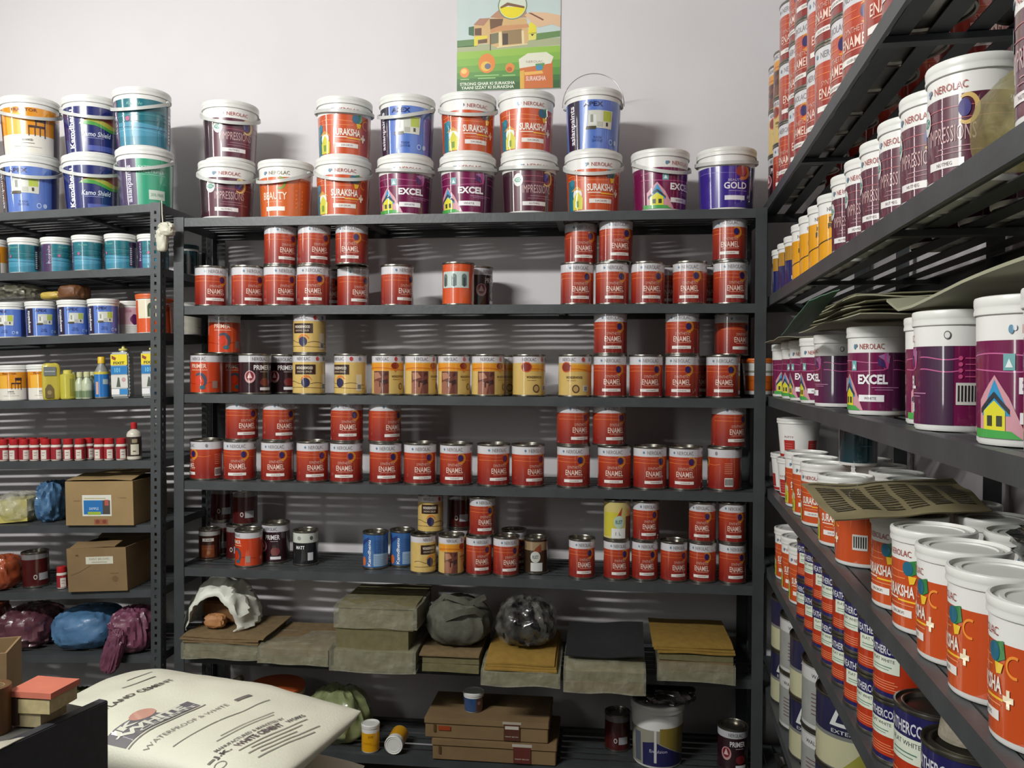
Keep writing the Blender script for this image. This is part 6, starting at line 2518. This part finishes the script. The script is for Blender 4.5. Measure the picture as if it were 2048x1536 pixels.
def rp(Y, off, z):
    v = r_at(Y, off)
    return Vector((v.x, v.y, z))


me, _ = quad_sheet('card_sheet', [rp(2.52, -0.02, zt3 + 0.004), rp(2.52, 0.16, zt3 + 0.006), rp(2.08, 0.16, zt3 + 0.006), rp(2.08, -0.04, zt3 + 0.004)], M_BOARD, warp=0.006, seed=2)
single(link('card_sheet', me), 'pale card sheet lying on the farthest magenta jars', 'card sheet')
me, _ = quad_sheet('card_strip', [rp(1.82, -0.070, zt3 - 0.004), rp(1.78, -0.022, zt3 + 0.008), rp(1.46, -0.022, zt3 + 0.062), rp(1.48, -0.070, zt3 + 0.044)], mat('green_card', (66, 112, 84), rough=0.6, var=0.1), warp=0.002, seed=3)
single(link('card_strip', me), 'tilted green card strip in front of the card pile on the jars', 'card strip')
r = empty('card_pile')
tag(r, 'pile of thin dull cards on top of the magenta jars', 'card pile')
for k in range(6):
    me, _ = quad_sheet('card', [rp(1.96 - 0.02 * k, -0.01 + 0.006 * (k % 3), zt3 + 0.010 + 0.0075 * k), rp(1.96, 0.25, zt3 + 0.012 + 0.0075 * k),
                                rp(1.34 + 0.02 * (k % 2), 0.25, zt3 + 0.012 + 0.0075 * k), rp(1.34 + 0.03 * (k % 3), -0.015 + 0.008 * (k % 2), zt3 + 0.010 + 0.0075 * k)],
                       M_BOARD2 if k % 2 else M_BOARD, t=0.002, warp=0.005, seed=5 + k)
    link('card', me, r)
# the long bent board
verts, faces = [], []
nx_, ny_ = 24, 6
for L_ in (0, 1):
    for j in range(ny_ + 1):
        for i in range(nx_ + 1):
            Y = 1.32 - 0.52 * i / nx_
            off = 0.02 + 0.24 * j / ny_
            t_ = i / nx_
            z = zt3 + 0.008 + 0.05 * max(0, 0.12 - t_) / 0.12 * 0.4 + 0.004 * sin(j) + 0.040 * max(0.0, t_ - 0.25) ** 1.1 * (1.0 if t_ < 0.62 else (1 - 0.9 * (t_ - 0.62)))
            q = rp(Y, off, z + 0.004 * L_)
            verts.append(tuple(q))
n_ = (nx_ + 1) * (ny_ + 1)
for j in range(ny_):
    for i in range(nx_):
        a_ = j * (nx_ + 1) + i
        faces.append((a_, a_ + 1, a_ + nx_ + 2, a_ + nx_ + 1))
        faces.append((n_ + a_ + 1, n_ + a_, n_ + a_ + nx_ + 1, n_ + a_ + nx_ + 2))
for i in range(nx_):
    faces.append((i + 1, i, n_ + i, n_ + i + 1))
    k = ny_ * (nx_ + 1) + i
    faces.append((k, k + 1, n_ + k + 1, n_ + k))
for j in range(ny_):
    k = j * (nx_ + 1)
    faces.append((k, k + nx_ + 1, n_ + k + nx_ + 1, n_ + k))
    k += nx_
    faces.append((k + nx_ + 1, k, n_ + k, n_ + k + nx_ + 1))
me = mesh_from('bent_board', verts, faces, [M_BOARD], smooth=30)
bm = bmesh.new()
bm.from_mesh(me)
bmesh.ops.recalc_face_normals(bm, faces=bm.faces[:])
bm.to_mesh(me)
bm.free()
single(link('bent_board', me), 'bent grey board rising over the nearest magenta jars', 'card sheet')

# printed sheet on the orange jars
zt4 = r_z(3, 1.4) + 0.1535
c_ = [on_z(1670, 1042, zt4 + 0.004 - CAMZ), on_z(1985, 1022, zt4 + 0.004 - CAMZ), on_z(1905, 957, zt4 + 0.014 - CAMZ), on_z(1602, 972, zt4 + 0.006 - CAMZ)]
me, mp = quad_sheet('printed_sheet', c_, mat('khaki_newsprint', (136, 126, 92), rough=0.8, var=0.2, scale=12), warp=0.007, seed=9, t=0.002, nx=26, ny=16)
r = empty('printed_sheet')
tag(r, 'khaki printed sheet with columns of text lying on the orange jars', 'newspaper')
link('sheet', me, r)
P = Print()
for c in range(6):
    for k in range(12):
        u0 = 0.05 + 0.155 * c
        P.rect(u0, u0 + 0.118, 0.16 + 0.055 * k, 0.185 + 0.055 * k, (88, 80, 58), 1)
P.rect(0.03, 0.97, 0.90, 0.93, (110, 100, 72), 1)
o = link('print_lines', P.build('print_lines', mp, 0.04, step2=0.06), r)
o['kind'] = 'stuff'
Kt = KINDS['j_teal']
p = on_z(1716, 934, zt4 - CAMZ)
r = put('j_teal', p.x, p.y, r_z(3, p.y) + 0.1535, yaw=0.5)
r['label'] = 'dark teal can standing on the white lids of the right rack'
o = link('plastic_film', blob('plastic_film', 0.13, 0.26, 0.045, mat('smoke_black_film', (40, 44, 40), rough=0.2, var=0.4, coat=0.4), 81, 0.3))
p = r_at(0.93, 0.15)
o.location = (p.x, p.y, zt4 - 0.004)
o.rotation_euler = (0, 0, -0.18)
single(o, 'dark film lying on the nearest orange jar lids', 'plastic film')
me, _ = quad_sheet('green_packet', [rp(1.26, 0.20, zt4 + 0.07), rp(1.06, 0.20, zt4 + 0.06), rp(1.06, 0.30, zt4 + 0.08), rp(1.26, 0.30, zt4 + 0.09)], mat('green_packet', (62, 128, 58), rough=0.4), t=0.02, warp=0.006, seed=6)
single(link('green_packet', me), 'green packet behind the nearest orange jars', 'packet')
o = link('plastic_bag', blob('plastic_bag', 0.09, 0.12, 0.115, film('yellowish_film', (150, 142, 92), 0.45, 0.2), 91, 0.10, fold=4, tip=0.55))
p = r_at(0.965, 0.075)
o.location = (p.x, p.y, r_z(1, 0.965) + 0.0012)
single(o, 'yellowish clear plastic bag beside the nearest plum jar', 'plastic bag')
# plastic cup on the near navy tin
p = r_at(1.075, 0.062)
r = empty('plastic_cup', (p.x, p.y, r_z(4, 1.075) + 0.1362))
tag(r, 'clear plastic cup turned over on the navy open-topped tin', 'plastic cup')
M_CUP = film('cup_plastic', (176, 168, 150), 0.6, 0.2)
link('cup_wall', lathe('cup_wall', [(0.034, 0.0, 0), (0.034, 0.004, 0), (0.025, 0.060, 0), (0.0235, 0.060, 0), (0.032, 0.004, 0)], [M_CUP], cap0=False, cap1=False), r)
link('cup_base', lathe('cup_base', [(0.025, 0.0602, 0), (0.025, 0.062, 0), (0.002, 0.062, 0)], [M_CUP]), r)
#ENDPART2#

# ================================================================== labels of the containers
ORD = ['first', 'second', 'third', 'fourth', 'fifth', 'sixth', 'seventh', 'eighth', 'ninth', 'tenth', 'eleventh', 'twelfth', 'thirteenth',
       'fourteenth', 'fifteenth', 'sixteenth', 'seventeenth', 'eighteenth', 'nineteenth', 'twentieth', 'twenty-first', 'twenty-second']
SHN = {'m': ['top', 'second', 'third', 'fourth', 'fifth', 'sixth', 'lowest'],
       'l': ['top', 'second', 'third', 'fourth', 'fifth', 'sixth', 'seventh', 'eighth', 'lowest'],
       'r': ['top', 'second', 'third', 'fourth', 'fifth', 'sixth', 'lowest']}
RKN = {'m': 'middle rack', 'l': 'left rack', 'r': 'right rack'}


def write_labels():
    rows = {}
    for key, v, r, K in ITEMS:
        rows.setdefault(key, []).append((v, r, K))
    for key, lst in rows.items():
        side, shelf, tier, row = key
        lst.sort(key=lambda q: q[0])
        two = any(k[0] == side and k[1] == shelf and k[2] > 0 for k in rows)
        for i, (v, r, K) in enumerate(lst):
            rw = 'back row' if row == 'back' else ('lower row' if tier == 0 else ('upper row' if tier == 1 else 'topmost row'))
            if row == 'back' and tier > 0:
                rw = 'upper back row'
            if row == 'front' and tier == 0 and not two:
                rw = 'row'
            where = 'from left' if side != 'r' else 'nearest'
            r['label'] = '%s, %s %s, %s, %s %s shelf' % (K['desc'], ORD[i], where, rw, RKN[side], SHN[side][shelf])
            if len(r['label'].split()) > 16:
                print('LONG', r['label'])
            r['group'] = '%ss on the %s %s shelf' % (K['cat'], RKN[side], SHN[side][shelf])


write_labels()
